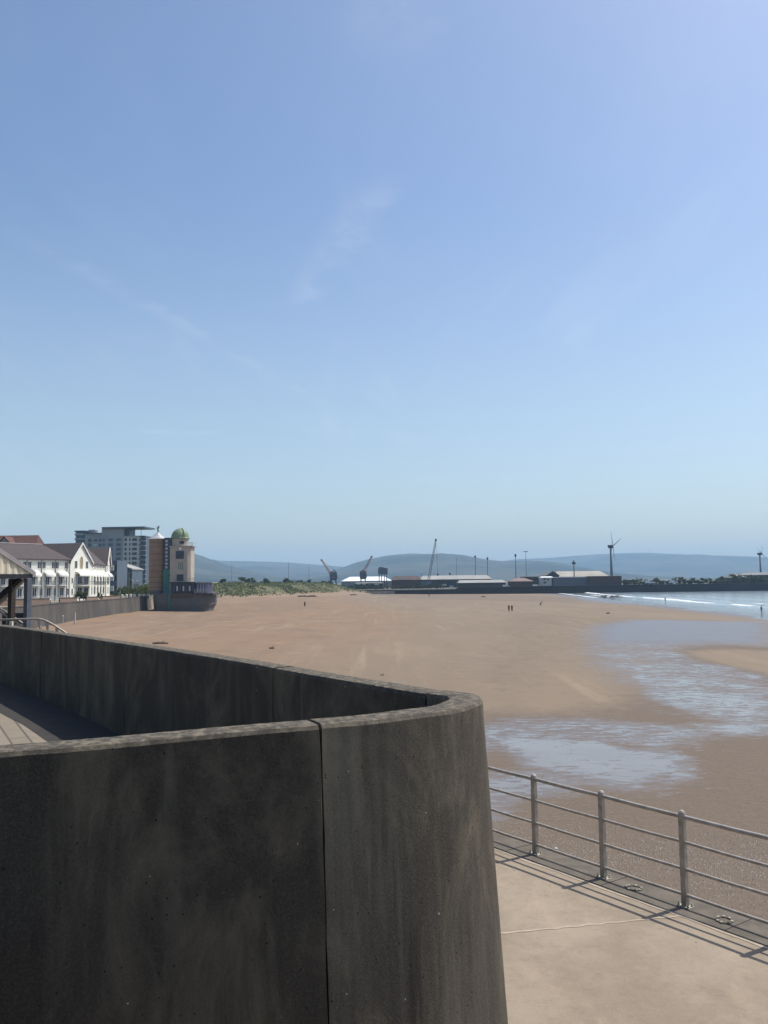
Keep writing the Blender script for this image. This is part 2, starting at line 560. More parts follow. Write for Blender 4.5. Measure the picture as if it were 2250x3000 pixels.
def struct(name, mb, mat, smooth=False):
    return tag(mb.build(name, mat, smooth=smooth), kind='structure')


def copy_tree(o, parent=None):
    c = o.copy()
    col.objects.link(c)
    if parent is not None:
        c.parent = parent
    for ch in list(o.children):
        copy_tree(ch, c)
    return c


def window(par, xc, z0, z1, w, y=0., pane=GLASS, frame=WHITE2, arch=False, proud=.05):
    """framed window in the local x-z plane of a building, facing -y"""
    fr, pn = MB(), MB()
    t = .09
    x0, x1 = xc - w / 2, xc + w / 2
    if arch:
        N = 8
        outer = [(x0, z0), (x1, z0)] + [(xc + w / 2 * math.cos(PI * k / N), z1 - w / 2 + w / 2 * math.sin(PI * k / N)) for k in range(N + 1)]
        inn = [(xc + (x - xc) * .8, z0 + t + (z - z0) * .94) for x, z in outer]
        n = len(outer)
        vs = [(x, y - proud, z) for x, z in outer] + [(x, y - proud, z) for x, z in inn] + [(x, y + .02, z) for x, z in outer]
        fr.add(vs, [(i, (i + 1) % n, n + (i + 1) % n, n + i) for i in range(n)] + [(i, (i + 1) % n, 2 * n + (i + 1) % n, 2 * n + i) for i in range(n)])
        pn.loft([[(x, yy, z) for x, z in inn] for yy in (y - proud * .5, y + .02)])
    else:
        fr.box(x0, x1, y - proud, y + .02, z0, z0 + t)
        fr.box(x0, x1, y - proud, y + .02, z1 - t, z1)
        fr.box(x0, x0 + t, y - proud, y + .02, z0 + t, z1 - t)
        fr.box(x1 - t, x1, y - proud, y + .02, z0 + t, z1 - t)
        fr.box(xc - t / 3, xc + t / 3, y - proud * .8, y + .02, z0 + t, z1 - t)
        pn.box(x0 + t, x1 - t, y - proud * .5, y + .015, z0 + t, z1 - t)
    o = fr.build('window', frame, par)
    pn.build('pane', pane, o)
    return o


def smoothpath(pts, n=8):
    out = []
    P = [Vector(p) for p in pts]
    for i in range(len(P) - 1):
        a, b, c, d = P[max(i - 1, 0)], P[i], P[i + 1], P[min(i + 2, len(P) - 1)]
        for k in range(n):
            t = k / n
            out.append(.5 * ((2 * b) + (c - a) * t + (2 * a - 5 * b + 4 * c - d) * t * t + (3 * b - a - 3 * c + d) * t ** 3))
    out.append(P[-1])
    return out


def vnoise(x, y, seed=0):
    """smooth value noise for height fields"""
    xi, yi = np.floor(x).astype(int), np.floor(y).astype(int)
    fx, fy = x - xi, y - yi

    def h(a, b):
        q = np.sin(a * 127.1 + b * 311.7 + seed * 74.7) * 43758.5453
        return q - np.floor(q)
    u, v = fx * fx * (3 - 2 * fx), fy * fy * (3 - 2 * fy)
    return (h(xi, yi) * (1 - u) + h(xi + 1, yi) * u) * (1 - v) + (h(xi, yi + 1) * (1 - u) + h(xi + 1, yi + 1) * u) * v


def fbm(x, y, seed=0, o=4):
    s, a = 0, .5
    for k in range(o):
        s = s + a * vnoise(x * 2 ** k, y * 2 ** k, seed + k)
        a *= .5
    return s


# ------------------------------------------------------------------ ground, beach, sea
g = MB()
g.add([(-8900, -900, -2), (8900, -900, -2), (8900, 10400, -2), (-8900, 10400, -2)], [(0, 1, 2, 3)])
struct('ground', g, GRND)


def shore_x(Y):
    return 87 + (Y - 194) * .0565


def sand_z(X, Y):
    X, Y = np.asarray(X, float), np.asarray(Y, float)
    xp = X - (Y - 194) * .0565 * (X > 0) * np.clip(X / 87, 0, 1)
    t = np.clip((xp + 60) / 147, -.4, 1)
    z = 2.5 * np.sign(1 - t) * np.abs(1 - t) ** 2
    z = np.minimum(z, 3.2)
    z = np.where(xp > 87, -.02 * (xp - 87), z)
    damp_ = np.clip(1 - t, 0, 1)
    z = z + (fbm(X / 14, Y / 20, 3) - .47) * .5 * damp_ + (fbm(X / 3.2, Y / 4, 9, 3) - .43) * .13 * damp_
    return z


def sdf_poly(X, Y, poly, sy=.45):
    P = [(p[0], p[1] * sy) for p in poly]
    Y = Y * sy
    d = np.full(X.shape, 1e9)
    inside = np.zeros(X.shape, bool)
    for i in range(len(P)):
        x0, y0 = P[i]
        x1, y1 = P[(i + 1) % len(P)]
        ex, ey = x1 - x0, y1 - y0
        t = np.clip(((X - x0) * ex + (Y - y0) * ey) / (ex * ex + ey * ey + 1e-9), 0, 1)
        d = np.minimum(d, np.hypot(X - x0 - t * ex, Y - y0 - t * ey))
        c = ((y0 > Y) != (y1 > Y))
        with np.errstate(divide='ignore', invalid='ignore'):
            xx = ex * (Y - y0) / (y1 - y0 + 1e-12) + x0
        inside ^= (c & (X < xx))
    return np.where(inside, d, -d)


def sst(a, b, x):
    t = np.clip((x - a) / (b - a), 0, 1)
    return t * t * (3 - 2 * t)


def gp(pts, z=.65):
    return [tuple(G(x, y, z))[:2] for x, y in pts]


def grid_mesh(name, xs, ys, zf, mat, attrs=None, smooth=True):
    X, Y = np.meshgrid(xs, ys)
    Z = zf(X, Y)
    nx, ny = len(xs), len(ys)
    me = bpy.data.meshes.new(name)
    me.vertices.add(nx * ny)
    me.vertices.foreach_set('co', np.stack([X, Y, Z], -1).astype(np.float32).ravel())
    i = np.arange(nx * ny).reshape(ny, nx)
    q = np.stack([i[:-1, :-1], i[:-1, 1:], i[1:, 1:], i[1:, :-1]], -1).reshape(-1)
    nf = (nx - 1) * (ny - 1)
    me.loops.add(nf * 4)
    me.loops.foreach_set('vertex_index', q.astype(np.int32))
    me.polygons.add(nf)
    me.polygons.foreach_set('loop_start', (np.arange(nf) * 4).astype(np.int32))
    me.update(calc_edges=True)
    me.validate()
    if smooth:
        me.polygons.foreach_set('use_smooth', [True] * nf)
    for k, fn in (attrs or {}).items():
        a = me.attributes.new(k, 'FLOAT', 'POINT')
        a.data.foreach_set('value', fn(X, Y, Z).astype(np.float32).ravel())
    me.materials.append(mat)
    o = bpy.data.objects.new(name, me)
    col.objects.link(o)
    return o


WETP = [  # outline, wetness, feather (m)
    (gp([(1730, 1835), (1840, 1812), (2260, 1815), (2260, 1888), (2100, 1880), (1990, 1893), (2050, 1925), (2260, 1965), (2260, 2130), (2010, 2085), (1840, 2010), (1720, 1930)], .4), .50, 5),
    (gp([(1830, 1965), (2000, 1975), (2260, 2000), (2260, 2130), (2060, 2095), (1900, 2040)]), .60, 2.2),
    (gp([(1400, 2130), (1520, 2105), (1760, 2110), (2010, 2130), (2170, 2135), (1990, 2180), (1900, 2190), (1700, 2170), (1480, 2175), (1380, 2230)]), .56, 1.6),
    (gp([(2030, 2120), (2260, 2105), (2260, 2145), (2120, 2150)]), .62, 1.2),
    (gp([(1470, 2160), (1640, 2165), (1740, 2172), (1850, 2205), (1980, 2215), (1985, 2258), (1880, 2292), (1790, 2298), (1700, 2275), (1560, 2255)]), .84, 2.0),
    (gp([(1380, 2280), (1560, 2262), (1740, 2290), (1680, 2320), (1520, 2345), (1470, 2400), (1380, 2430)]), .62, 1.1),
]
DAMPP = [
    (gp([(1400, 2090), (1700, 2085), (1950, 2000), (1900, 1850), (2400, 1800), (2600, 2400), (2600, 2900), (1900, 2760), (1300, 2500), (1250, 2150)]), 1.0, 5),
    (gp([(1250, 1990), (1450, 1790), (1700, 1790), (1800, 1850), (1700, 2000), (1600, 2090), (1380, 2100)]), .45, 8),
    (gp([(450, 1790), (900, 1750), (1000, 1772), (800, 1800), (600, 1840), (350, 1870)], 1.8), .42, 5),
    (gp([(980, 1735), (1500, 1739), (1800, 1746), (1700, 1760), (1200, 1752)], 1.), .5, 6),
]
ISLE = gp([(1985, 1898), (2120, 1888), (2260, 1893), (2400, 1900), (2400, 1990), (2260, 1968), (2120, 1940), (2050, 1925)])


def wet_f(X, Y, Z):
    w = np.zeros(X.shape)
    for p, v, f in WETP:
        w = np.maximum(w, v * sst(-f, f * .6, sdf_poly(X, Y, p)))
    w = w * (1 - sst(-2, 3, sdf_poly(X, Y, ISLE)))
    d = shore_x(Y) - X
    edge = .75 * sst(9, -2, d + 5 * (fbm(X / 20, Y / 30, 5) - .5)) * (Y > 120)
    return np.maximum(w, edge)


def sheen_f(X, Y, Z):
    w = sst(-4, 4, sdf_poly(X, Y, WETP[0][0]) + 3.5 * (fbm(X / 12, Y / 16, 61) - .42)) * sst(92, 128, Y + 14 * (fbm(X / 15, Y / 20, 66) - .47))
    w = w * (1 - sst(-2, 3, sdf_poly(X, Y, ISLE)))
    d = shore_x(Y) - X
    return np.maximum(w, .8 * sst(14, 3, d) * (Y > 150) + .6 * sst(-5, 4, sdf_poly(X, Y, gp([(1690, 1738), (1900, 1752), (1820, 1770), (1700, 1762)], .2))))


def damp_f(X, Y, Z):
    w = np.zeros(X.shape)
    for p, v, f in DAMPP:
        w = np.maximum(w, v * sst(-f, f, sdf_poly(X, Y, p)))
    w = w * (1 - .9 * sst(-3, 4, sdf_poly(X, Y, ISLE)))
    return np.maximum(w, .8 * sst(16, 2, shore_x(Y) - X))


PEBP = gp([(1380, 2420), (1700, 2350), (2300, 2440), (2600, 2900), (1900, 2750), (1300, 2560)])
WARMP = gp([(0, 1815), (330, 1790), (640, 1750), (960, 1738), (1150, 1790), (1000, 1850), (700, 1930), (500, 2000), (0, 1950)], 1.9)
xs = np.unique(np.concatenate([np.arange(-112, -20, 1.6), np.arange(-20, 45, .42), np.arange(45, 110, 1.), np.arange(110, 262, 4.)]))
ys = np.unique(np.concatenate([np.arange(-60, 10, 3.), np.arange(10, 90, .55), np.arange(90, 260, 1.3), np.arange(260, 572, 2.5)]))
tag(grid_mesh('beach', xs, ys, sand_z, SAND, {
    'wet': wet_f, 'damp': damp_f, 'sheen': sheen_f,
    'pebbly': lambda X, Y, Z: sst(-4, 5, sdf_poly(X, Y, PEBP)),
    'warm': lambda X, Y, Z: .85 * sst(-14, 8, sdf_poly(X, Y, WARMP))}), kind='structure')


def sea_z(X, Y):
    d = X - shore_x(Y) + 5 * (fbm(X / 60, Y / 45, 12) - .47)
    z = .0 * X
    for c, a, w in ((8, .1, 1.2), (21, .35, 1.3), (34, .15, 2.5), (52, .12, 3)):
        z = z + a * np.exp(-((d - c) / w) ** 2) * (.3 + 1.2 * vnoise(X / 9, Y / 22, 31))
    return z + (fbm(X / 7, Y / 5, 22) - .47) * .16 * sst(4, 20, d)


def foam_f(X, Y, Z):
    d = X - shore_x(Y) + 5 * (fbm(X / 60, Y / 45, 12) - .47)
    gap = vnoise(X / 30, Y / 16, 41)
    a = np.exp(-((d - 20.2) / 1.5) ** 2) * sst(.02, .42, gap) * 1.15
    b = np.exp(-((d - 7.5) / .9) ** 2) * .62 * sst(.4, .7, vnoise(X / 20, Y / 25, 44))
    c = np.exp(-((d - 33) / 1.6) ** 2) * .75 * sst(.6, .8, vnoise(X / 25, Y / 18, 47))
    e = np.exp(-((d - 3) / 2.2) ** 2) * .9 * sst(385, 420, Y) + np.exp(-((d - 12) / 2.5) ** 2) * .8 * sst(400, 430, Y) * sst(500, 470, Y)
    return np.maximum.reduce([a, b, c, e])


xs = np.unique(np.concatenate([np.arange(66, 160, .7), np.arange(160, 420, 4.), np.arange(420, 8900, 400.)]))
ys = np.unique(np.concatenate([np.arange(-800, 100, 60.), np.arange(100, 548, 1.6), [547.5]]))
tag(grid_mesh('sea', xs, ys, sea_z, SEA, {
    'foam': foam_f, 'shallow': lambda X, Y, Z: sst(24, 0, X - shore_x(Y))}), kind='structure')

# ------------------------------------------------------------------ near promenade: walkway, kerb, railing, wall
def kerb_x(Y):
    return 2.92 - .71 * (Y - 11.94)


kd = Vector((-.71, 1)).normalized()           # along the edge
kn = Vector((kd.y, -kd.x))                    # towards the beach


def KP(s, off=0.):                            # point s metres along the post line from the middle post
    p = Vector((2.92, 11.94)) + kd * s + kn * off
    return p


A, B = KP(-22, -.27), KP(84, -.27)
w = MB()
w.ext([tuple(A), tuple(B), (-54.6, 106), (-80, 106), (-80, -12), (A.x, -12)], -1.5, 4.95)
struct('walkway', w, WALK)
# kerb blocks along the edge with small gaps and wavering inner edge
kb = MB()
s = -22.0
while s < 60:
    L = 1.82
    a, b, c, d = KP(s, -.268), KP(s + L - .012, -.268), KP(s + L - .012, .33), KP(s, .33)
    zz = 4.954 + rnd.uniform(0, .004)
    kb.loft([[(q.x, q.y, z) for q in (a, b, c, d)] for z in (-1.4, zz)])
    s += L
struct('kerb', kb, KERB)
# sand lodged in the slab joints
jb = MB()
p, q = Vector((0.6, 10.03)), Vector((3.62, 10.63))
N = 40
top, bot = [], []
for i in range(N + 1):
    c = p.lerp(q, i / N) + Vector((0, .012 * math.sin(i * 1.7) + rnd.uniform(-.008, .008)))
    wd = .012 + rnd.uniform(0, .012)
    top.append((c.x, c.y + wd, 4.954))
    bot.append((c.x, c.y - wd, 4.954))
jb.add(top + bot, [(i, i + 1, N + 2 + i, N + 1 + i) for i in range(N)])
struct('walkway_joint', jb, SANDY)
jb = MB()
top, bot = [], []
for i in range(121):
    c = KP(-14 + i * .25, -.30 + .012 * math.sin(i * .9) + rnd.uniform(-.012, .012))
    wd = .02 + rnd.uniform(0, .02)
    a, b = c + kn * .02, c - kn * wd
    top.append((a.x, a.y, 4.9545))
    bot.append((b.x, b.y, 4.9545))
jb.add(top + bot, [(i, i + 1, 122 + i, 121 + i) for i in range(120)])
struct('kerb_joint', jb, SANDY)

o0 = KP(0)
rail = thing('railing', 'galvanised steel railing with four horizontal rails along the kerb of the walkway', 'railing', (o0.x, o0.y, 4.954), math.atan2(kd.y, kd.x))
SP = 1.28
for k in range(-6, 12):
    x = k * SP
    pm = MB()
    pm.box(x - .036, x + .036, -.03, .03, 0, 1.1, .004)
    pm.lathe([(.044, 1.095), (.046, 1.115), (.04, 1.14), (.024, 1.158), (.006, 1.163)], x, 0, 12)
    post = pm.build('post', STEEL, rail)
    bm_ = MB()
    bm_.box(x - .085, x + .085, -.06, .06, -.002, .012, .003)
    bp = bm_.build('base_plate', PALE, post)
    for dx, dy in ((.066, -.04), (-.066, .04), (.066, .04), (-.066, -.04)):
        MB().lathe([(.016, .011), (.016, .03), (.009, .034), (.009, .05), (.001, .052)], x + dx, dy, 6).build('bolt', PALE, post)
for h, r in ((1.085, .026), (.775, .019), (.45, .019), (.14, .019)):
    pts = [(-6.4 * SP, 0, h)]
    for k in range(-6, 12):
        pts += [(k * SP, 0, h + rnd.uniform(-.003, .003)), ((k + .5) * SP, rnd.uniform(-.004, .004), h - .004)]
    MB().tube(pts, r, 10).build('rail', STEEL, rail, smooth=True)

for nm, (px, py), lab in (('anchor_ring', (1857, 2602), 'pale ring of rusted bolts on the dark kerb between the two middle railing posts'),
                          ('anchor_ring', (2122, 2696), 'pale ring of bolts on the dark kerb right of the nearest full railing post')):
    c = G(px, py, 4.958)
    th = thing(nm, lab, 'anchor', c, rnd.uniform(0, 3), 'old post anchors on the kerb')
    pl = MB()
    n = 18
    ri = []
    for rr, z in ((.072, 0), (.098, 0), (.095, .007), (.074, .007)):
        ri.append([(rr * math.cos(2 * PI * i / n) * 1.2, rr * math.sin(2 * PI * i / n), z) for i in range(n)])
    pl.loft(ri + [ri[0]], caps=False)
    pl.build('ring', KERB, th)
    for i in range(7):
        a = 2 * PI * i / 7 + rnd.uniform(-.2, .2)
        MB().lathe([(.02, .003), (.02, .014), (.008, .02), (.001, .021)], .1 * math.cos(a), .085 * math.sin(a), 6).build('bolt', PALE, th)
c = G(1628, 2487, 4.97)
tag(MB().sph((c.x, c.y, 4.972), .035, .025, .018, 8, 5).build('pebble', WPOST, smooth=True), 'small white pebble lying on the kerb behind the leftmost full railing bay', 'pebble')

# --- the curving parapet wall
OUT = [(-6.2, 3.3), (-3.9, 4.12), (-2.15, 4.80), (-1.46, 5.11), (-.69, 5.46), (-.11, 5.74), (.2, 5.92), (.48, 6.16), (.66, 6.42), (.74, 6.68), (.73, 6.92), (.61, 7.14), (.38, 7.40), (-.15, 8.15), (-1.23, 9.81), (-2.81, 12.02), (-5.27, 15.44), (-8.3, 19.4), (-11.2, 22.8), (-15.2, 27.3)]
path = smoothpath([(x, y, 0) for x, y in OUT], 22)
nrm = []
for i, p in enumerate(path):
    a, b = path[max(i - 1, 0)], path[min(i + 1, len(path) - 1)]
    d = (b - a).normalized()
    nrm.append(Vector((d.y, -d.x, 0)))
# smooth the normals round the nose
for _ in range(9):
    nrm = [(nrm[max(i - 1, 0)] + nrm[i] * 2 + nrm[min(i + 1, len(nrm) - 1)]).normalized() for i in range(len(nrm))]
ZT, TH = 8.09, .27


WZ = [3.2] + [4.2 + .16 * i for i in range(24)]


def wall_ring(p, n, sag=0., tan=None, wob=None, seed=0):
    r = random.Random(seed)

    def q(off, z, j=0.):
        v = p + n * (off + r.uniform(-j, j))
        if tan is not None:
            v = v + tan * wob(z)
        return (v.x, v.y, z - sag + r.uniform(-j, j))
    prof = [q((ZT - z) * .058, z, .0012) for z in WZ]
    prof += [q(.004, ZT - .03, .0012), q(-.012, ZT - .006, .0012), q(-.04, ZT, .001), q(-TH + .05, ZT, .001), q(-TH + .016, ZT - .006, .0018), q(-TH, ZT - .04, .0018), q(-TH, 7.2), q(-TH, 6.4), q(-TH, 3.2)]
    return prof


def arc_idx(pt):
    return min(range(len(path)), key=lambda i: (path[i].x - pt[0]) ** 2 + (path[i].y - pt[1]) ** 2)


joints = [arc_idx(p) for p in ((-4.6, 3.87), (-.43, 5.60), (.52, 7.25), (-1.0, 9.5), (-3.7, 13.3), (-6.6, 17.2), (-9.9, 21.3))]
cuts = [0] + joints + [len(path) - 1]
wall = thing('parapet_wall', 'dark weathered concrete parapet wall curving round a blunt rounded nose in the foreground', 'wall', (0.3, 6.2, 4.95))
for k in range(len(cuts) - 1):
    a, b = cuts[k], cuts[k + 1]
    rings = []
    for i in range(a, b + 1):
        p = path[i]
        r_ = nrm[i]
        tan = wob = None
        gap = .0065 if k < 3 else .004
        if i == a and k > 0:
            tan = (path[i + 1] - path[i]).normalized()
        if i == b and k < len(cuts) - 2:
            tan = -(path[i] - path[i - 1]).normalized()
        if tan is not None:
            sd_ = i * 3.1 + (1 if i == a else 0)
            wob = lambda z, sd_=sd_, gap=gap: gap + gap * .35 * math.sin(z * 5.3 + sd_) + gap * .3 * math.sin(z * 13.7 + sd_ * 2) + gap * 1.2 * max(0, z - 7.97) / .12
        p2 = p + r_ * (.006 * (k % 2) + rnd.uniform(-.0006, .0006))
        rings.append(wall_ring(p2, r_, .004 * (k % 2) + .003 * math.sin(i * .13), tan, wob, i * 7 + k))
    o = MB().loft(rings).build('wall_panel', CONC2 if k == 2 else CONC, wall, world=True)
    me = o.data
    me.polygons.foreach_set('use_smooth', [True] * len(me.polygons))
    me.set_sharp_from_angle(angle=math.radians(22))
for i in joints:
    d = (path[min(i + 1, len(path) - 1)] - path[i - 1]).normalized()
    n = nrm[i]
    p = path[i]
    q = [p + n * .14 - d * .016, p + n * .14 + d * .016, p - n * (TH - .02) + d * .016, p - n * (TH - .02) - d * .016]
    q2 = [p - n * .035 - d * .016, p - n * .035 + d * .016, p - n * (TH - .02) + d * .016, p - n * (TH - .02) - d * .016]
    MB().loft([[(v.x, v.y, 3.3) for v in q], [(v.x, v.y, ZT - .03) for v in q2]]).build('joint_filler', FILL, wall, world=True)

# paved terrace inside the wall
inner = [(p - n * (TH - .02)) for p, n in zip(path, nrm)]
poly = [(p.x, p.y) for p in inner[6::6]] + [(-30, 32), (-30, 2.6), (-6, 2.6)]
tb = MB()
tb.loft([[(x, y, 4.0) for x, y in poly], [(x, y, 6.36 + .0245 * y) for x, y in poly]])
struct('paved_terrace', tb, PAVE)
gt = MB()  # dark strip painted along the wall base to widen its cast shadow
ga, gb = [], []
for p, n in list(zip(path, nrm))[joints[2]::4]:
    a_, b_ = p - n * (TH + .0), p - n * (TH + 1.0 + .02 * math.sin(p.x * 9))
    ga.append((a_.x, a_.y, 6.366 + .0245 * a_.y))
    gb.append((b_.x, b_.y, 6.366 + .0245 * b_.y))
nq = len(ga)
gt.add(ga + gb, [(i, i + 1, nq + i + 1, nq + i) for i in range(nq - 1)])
struct('shadow_strip', gt, WALLSHADE)
st = MB()
st.box(-30, 1.3, -20, 2.55, 4.0, 7.4, .02)  # unseen terrace under the camera, enlarged and darkened to cut bounce light
struct('bounce_cut_terrace', st, KERB)

# ------------------------------------------------------------------ shelter and steps left of the wall
pb = MB()
pb.ext([(-10.6, 25.4), (-11.4, 28), (-14.6, 34.5), (-21, 38), (-22, 34), (-15.2, 28.0)], 4.0, 6.95)
for i in range(11):
    pb.ext([(-10.44 + .32 * i, 25.2), (-10.14 + .32 * i, 25.2), (-10.14 + .32 * i, 27.6), (-10.44 + .32 * i, 27.6)], 4.2, 6.95 - .18 * (i + 1))
struct('landing', pb, SWALL)

D = 28.
E0 = F(95, 1680, D)
shl = thing('beach_shelter', 'open gabled shelter with cream corrugated gable above the parapet wall', 'shelter', (E0.x, E0.y, 6.95), math.atan2(.88, .475))
EH = E0.z - 6.95                     # eave height
HL, PK, DEP = 3.3, 1.78, 7.0         # half width, rise, depth
cg = MB()
nn = 96
vs, fs = [], []
for i in range(nn + 1):
    x = -2 * HL + .1 + (2 * HL - .2) * i / nn
    k = 1 - abs(x + HL) / HL
    yy = .012 if (i % 4) in (1, 2) else -.012
    vs += [(x, yy, EH - .02), (x, yy, EH + PK * k - .02)]
for i in range(nn):
    fs.append((2 * i, 2 * i + 2, 2 * i + 3, 2 * i + 1))
n0 = len(vs)
vs += [(x, y + .05, z) for x, y, z in vs]
fs += [tuple(n0 + i for i in reversed(f)) for f in fs]
cg.add(vs, fs)
cg.build('gable_panel', CORR, shl)
rf, bg = MB(), MB()
for ex in (.1, -2 * HL - .1):
    ez = EH - .05
    rf.loft([[(-HL, y, EH + PK), (ex, y, ez), (ex, y, ez + .09), (-HL, y, EH + PK + .11)] for y in (-.02, DEP)])
    bg.loft([[(-HL, y, EH + PK - .05), (ex, y, ez - .06), (ex, y, ez + .1), (-HL, y, EH + PK + .13)] for y in (-.045, -.022)])
rf.build('roof', SLATE, shl)
bg.build('barge_board', BARGE, shl)
MB().box(-2 * HL, 0, -.02, .12, EH - .16, EH - .021).build('tie_beam', DARKST, shl)
for x, y, m_, w_ in ((-.12, .06, GREYPAINT, .085), (-2 * HL + .12, .06, GREYPAINT, .085), (-.1, .85, BROWNP, .085), (-.12, DEP - .3, BROWNP, .085), (-2 * HL + .12, DEP - .3, BROWNP, .085)):
    MB().box(x - w_, x + w_, y - w_, y + w_, 0, EH - .165, .008).build('post', m_, shl)
for y in (.85, DEP - .3):
    MB().box(-2 * HL, 0, y - .06, y + .06, EH - .16, EH - .03).build('tie_beam', DARKST, shl)
a, b = F(62, 1694, D + .3), F(-30, 1772, D + .3)
MB().bar(a, b, .13).build('brace', DARKST, shl, world=True)
a, b = F(76, 1692, D + .6), F(-22, 1786, D + .6)
MB().bar(a, b, .1).build('brace', STEEL, shl, world=True)

hr = thing('handrail', 'pale tubular handrail bending down beside the steps beyond the parapet wall', 'handrail', (-10.6, 26, 6.95))
Y0 = 26.
pts = [F(-60, 1817, Y0 + .5), F(0, 1815.5, Y0 + .2), F(60, 1814, Y0), F(104, 1813, Y0), F(122, 1815, Y0), F(136, 1820, Y0), F(160, 1833, Y0), F(200, 1860, Y0), F(260, 1905, Y0), F(330, 1962, Y0)]
MB().tube(smoothpath([tuple(p) for p in pts], 5), .032, 10).build('rail', STEEL, hr, world=True, smooth=True)
for px, py in ((113, 1814), (135, 1820), (165, 1838), (205, 1865)):
    t_ = F(px, py + 2, Y0)
    bt = F(px + 17, py + 70, Y0)
    MB().bar(t_, bt, .06).build('baluster', STEEL, hr, world=True)
MB().box(*[v for v in (F(18, 1815, Y0).x, F(27, 1815, Y0).x)], Y0 + .2, Y0 + .3, 6.95, F(20, 1817, Y0).z - .05).build('bracket', WPOST, hr, world=True)
hr2 = thing('handrail', 'thin double handrail sloping down under the gabled shelter', 'handrail', (-13, 31, 6.95))
for dx in (0, 16):
    a, b = F(-14 + dx, 1783, 31), F(34 + dx, 1815, 31)
    c_ = F(60 + dx, 1832, 31)
    MB().tube([a, b, c_], .035, 8).build('rail', STEEL, hr2, world=True, smooth=True)
for t in (0, .5, 1):
    p = F(-10 + 62 * t, 1786 + 40 * t, 31)
    MB().tube([(p.x, p.y, p.z), (p.x, p.y, 6.95)], .03, 6).build('post', STEEL, hr2, world=True)
bx = F(40, 1785, 33)
bn = thing('shelter_bench', 'dark bench standing in the shade under the shelter', 'bench', (bx.x - .5, 33, 6.95))
MB().box(bx.x - .55, bx.x + .45, 32.8, 33.3, 7.38, 7.46, .01).build('seat', DARKST, bn, world=True)
MB().box(bx.x - .55, bx.x + .45, 33.25, 33.33, 7.5, 7.95, .01).build('backrest', DARKST, bn, world=True)
for x in (bx.x - .45, bx.x + .35):
    MB().box(x - .05, x + .05, 32.85, 33.25, 6.95, 7.38).build('leg', DARKST, bn, world=True)

# ------------------------------------------------------------------ far promenade and sea wall
swp = [(-54.6, 106), (-55.3, 131), (-57.8, 155), (-58.6, 184), (-60.2, 210), (-61.6, 224), (-63.5, 230), (-70, 233)]
sp_ = smoothpath([(x, y, 0) for x, y in swp], 6)
pr = MB()
pr.ext([(p.x - .3, p.y) for p in sp_] + [(-260, 233), (-260, 106.02)], -1.5, 5.25)
struct('promenade', pr, WALK)
rings = []
for i, p in enumerate(sp_):
    a, b = sp_[max(i - 1, 0)], sp_[min(i + 1, len(sp_) - 1)]
    d = (b - a).normalized()
    n = Vector((d.y, -d.x, 0))
    rings.append([(p.x + n.x * o, p.y + n.y * o, z) for o, z in ((.5, -1), (.25, 2.8), (0, 5.75), (.06, 5.75), (.06, 5.95), (-.42, 5.95), (-.42, 5.75), (-.36, 5.75), (-.36, -1))])
tag(MB().loft(rings).build('sea_wall', SWALL), 'long grey concrete sea wall between the beach and the white houses', 'wall')

# bollards along the sea wall end
for k, px in enumerate((358, 371, 383, 394, 408, 422, 436)):
    p = F(px, 1750, 205 + k * 2.6)
    tag(MB().lathe([(.32, 5.24), (.3, 5.9), (.34, 6.0), (.3, 6.5), (.16, 6.62), (.02, 6.64)], p.x, p.y, 10).build('bollard', WPOST),
        'short white bollard in the row on top of the far sea wall', 'bollard', 'white bollards on the far sea wall')

# pink garden walls and hedges
def garden(px0, px1, d0, d1, lab):
    a, b = F(px0, 1750, d0), F(px1, 1750, d1)
    v = Vector((b.x - a.x, b.y - a.y))
    t = thing('garden_wall', lab, 'wall', (a.x, a.y, 5.25), math.atan2(v.y, v.x), 'pink garden walls on the promenade')
    MB().box(0, v.length, 0, .35, 0, 1.15).build('wall', PINK, t)
    MB().box(-.05, v.length + .05, -.06, .41, 1.152, 1.28, .02).build('coping', SWALL, t)


garden(-30, 146, 158, 168, 'long pink stone garden wall left of the dark cafe table')
garden(176, 226, 172, 176, 'short pink stone garden wall between cafe table and green shrubs')
garden(254, 288, 180, 184, 'short pink stone garden wall right of the green shrubs')
garden(300, 352, 187, 196, 'pink stone garden wall at the right end of the white houses')


def shrub(name, px, d, zb, rx, rz, n, lab, group=None, mat=LEAF1, size=.22, cat='shrub', trunk=.5, seed=0):
    p = F(px, 1700, d)
    r = random.Random(seed + int(px * 7 + d))
    t = thing(name, lab, cat, (p.x, d, zb), 0, group)
    MB().leaves((0, 0, trunk + rz), rx, rx, rz, n, size, r).build('crown', mat, t)
    tm = MB().tube([(0, 0, -.3), (.05 * rx, 0, trunk), (.1 * rx, .05, trunk + rz)], max(.06, rx * .09), 6, .03)
    for k in range(4):
        a = 2 * PI * k / 4 + r.uniform(0, 1)
        tm.tube([(0, 0, trunk), (math.cos(a) * rx * .35, math.sin(a) * rx * .35, trunk + rz * .7), (math.cos(a) * rx * .6, math.sin(a) * rx * .6, trunk + rz * 1.2)], max(.04, rx * .05), 5, .015)
    tm.build('trunk', BARK, t)
    return t


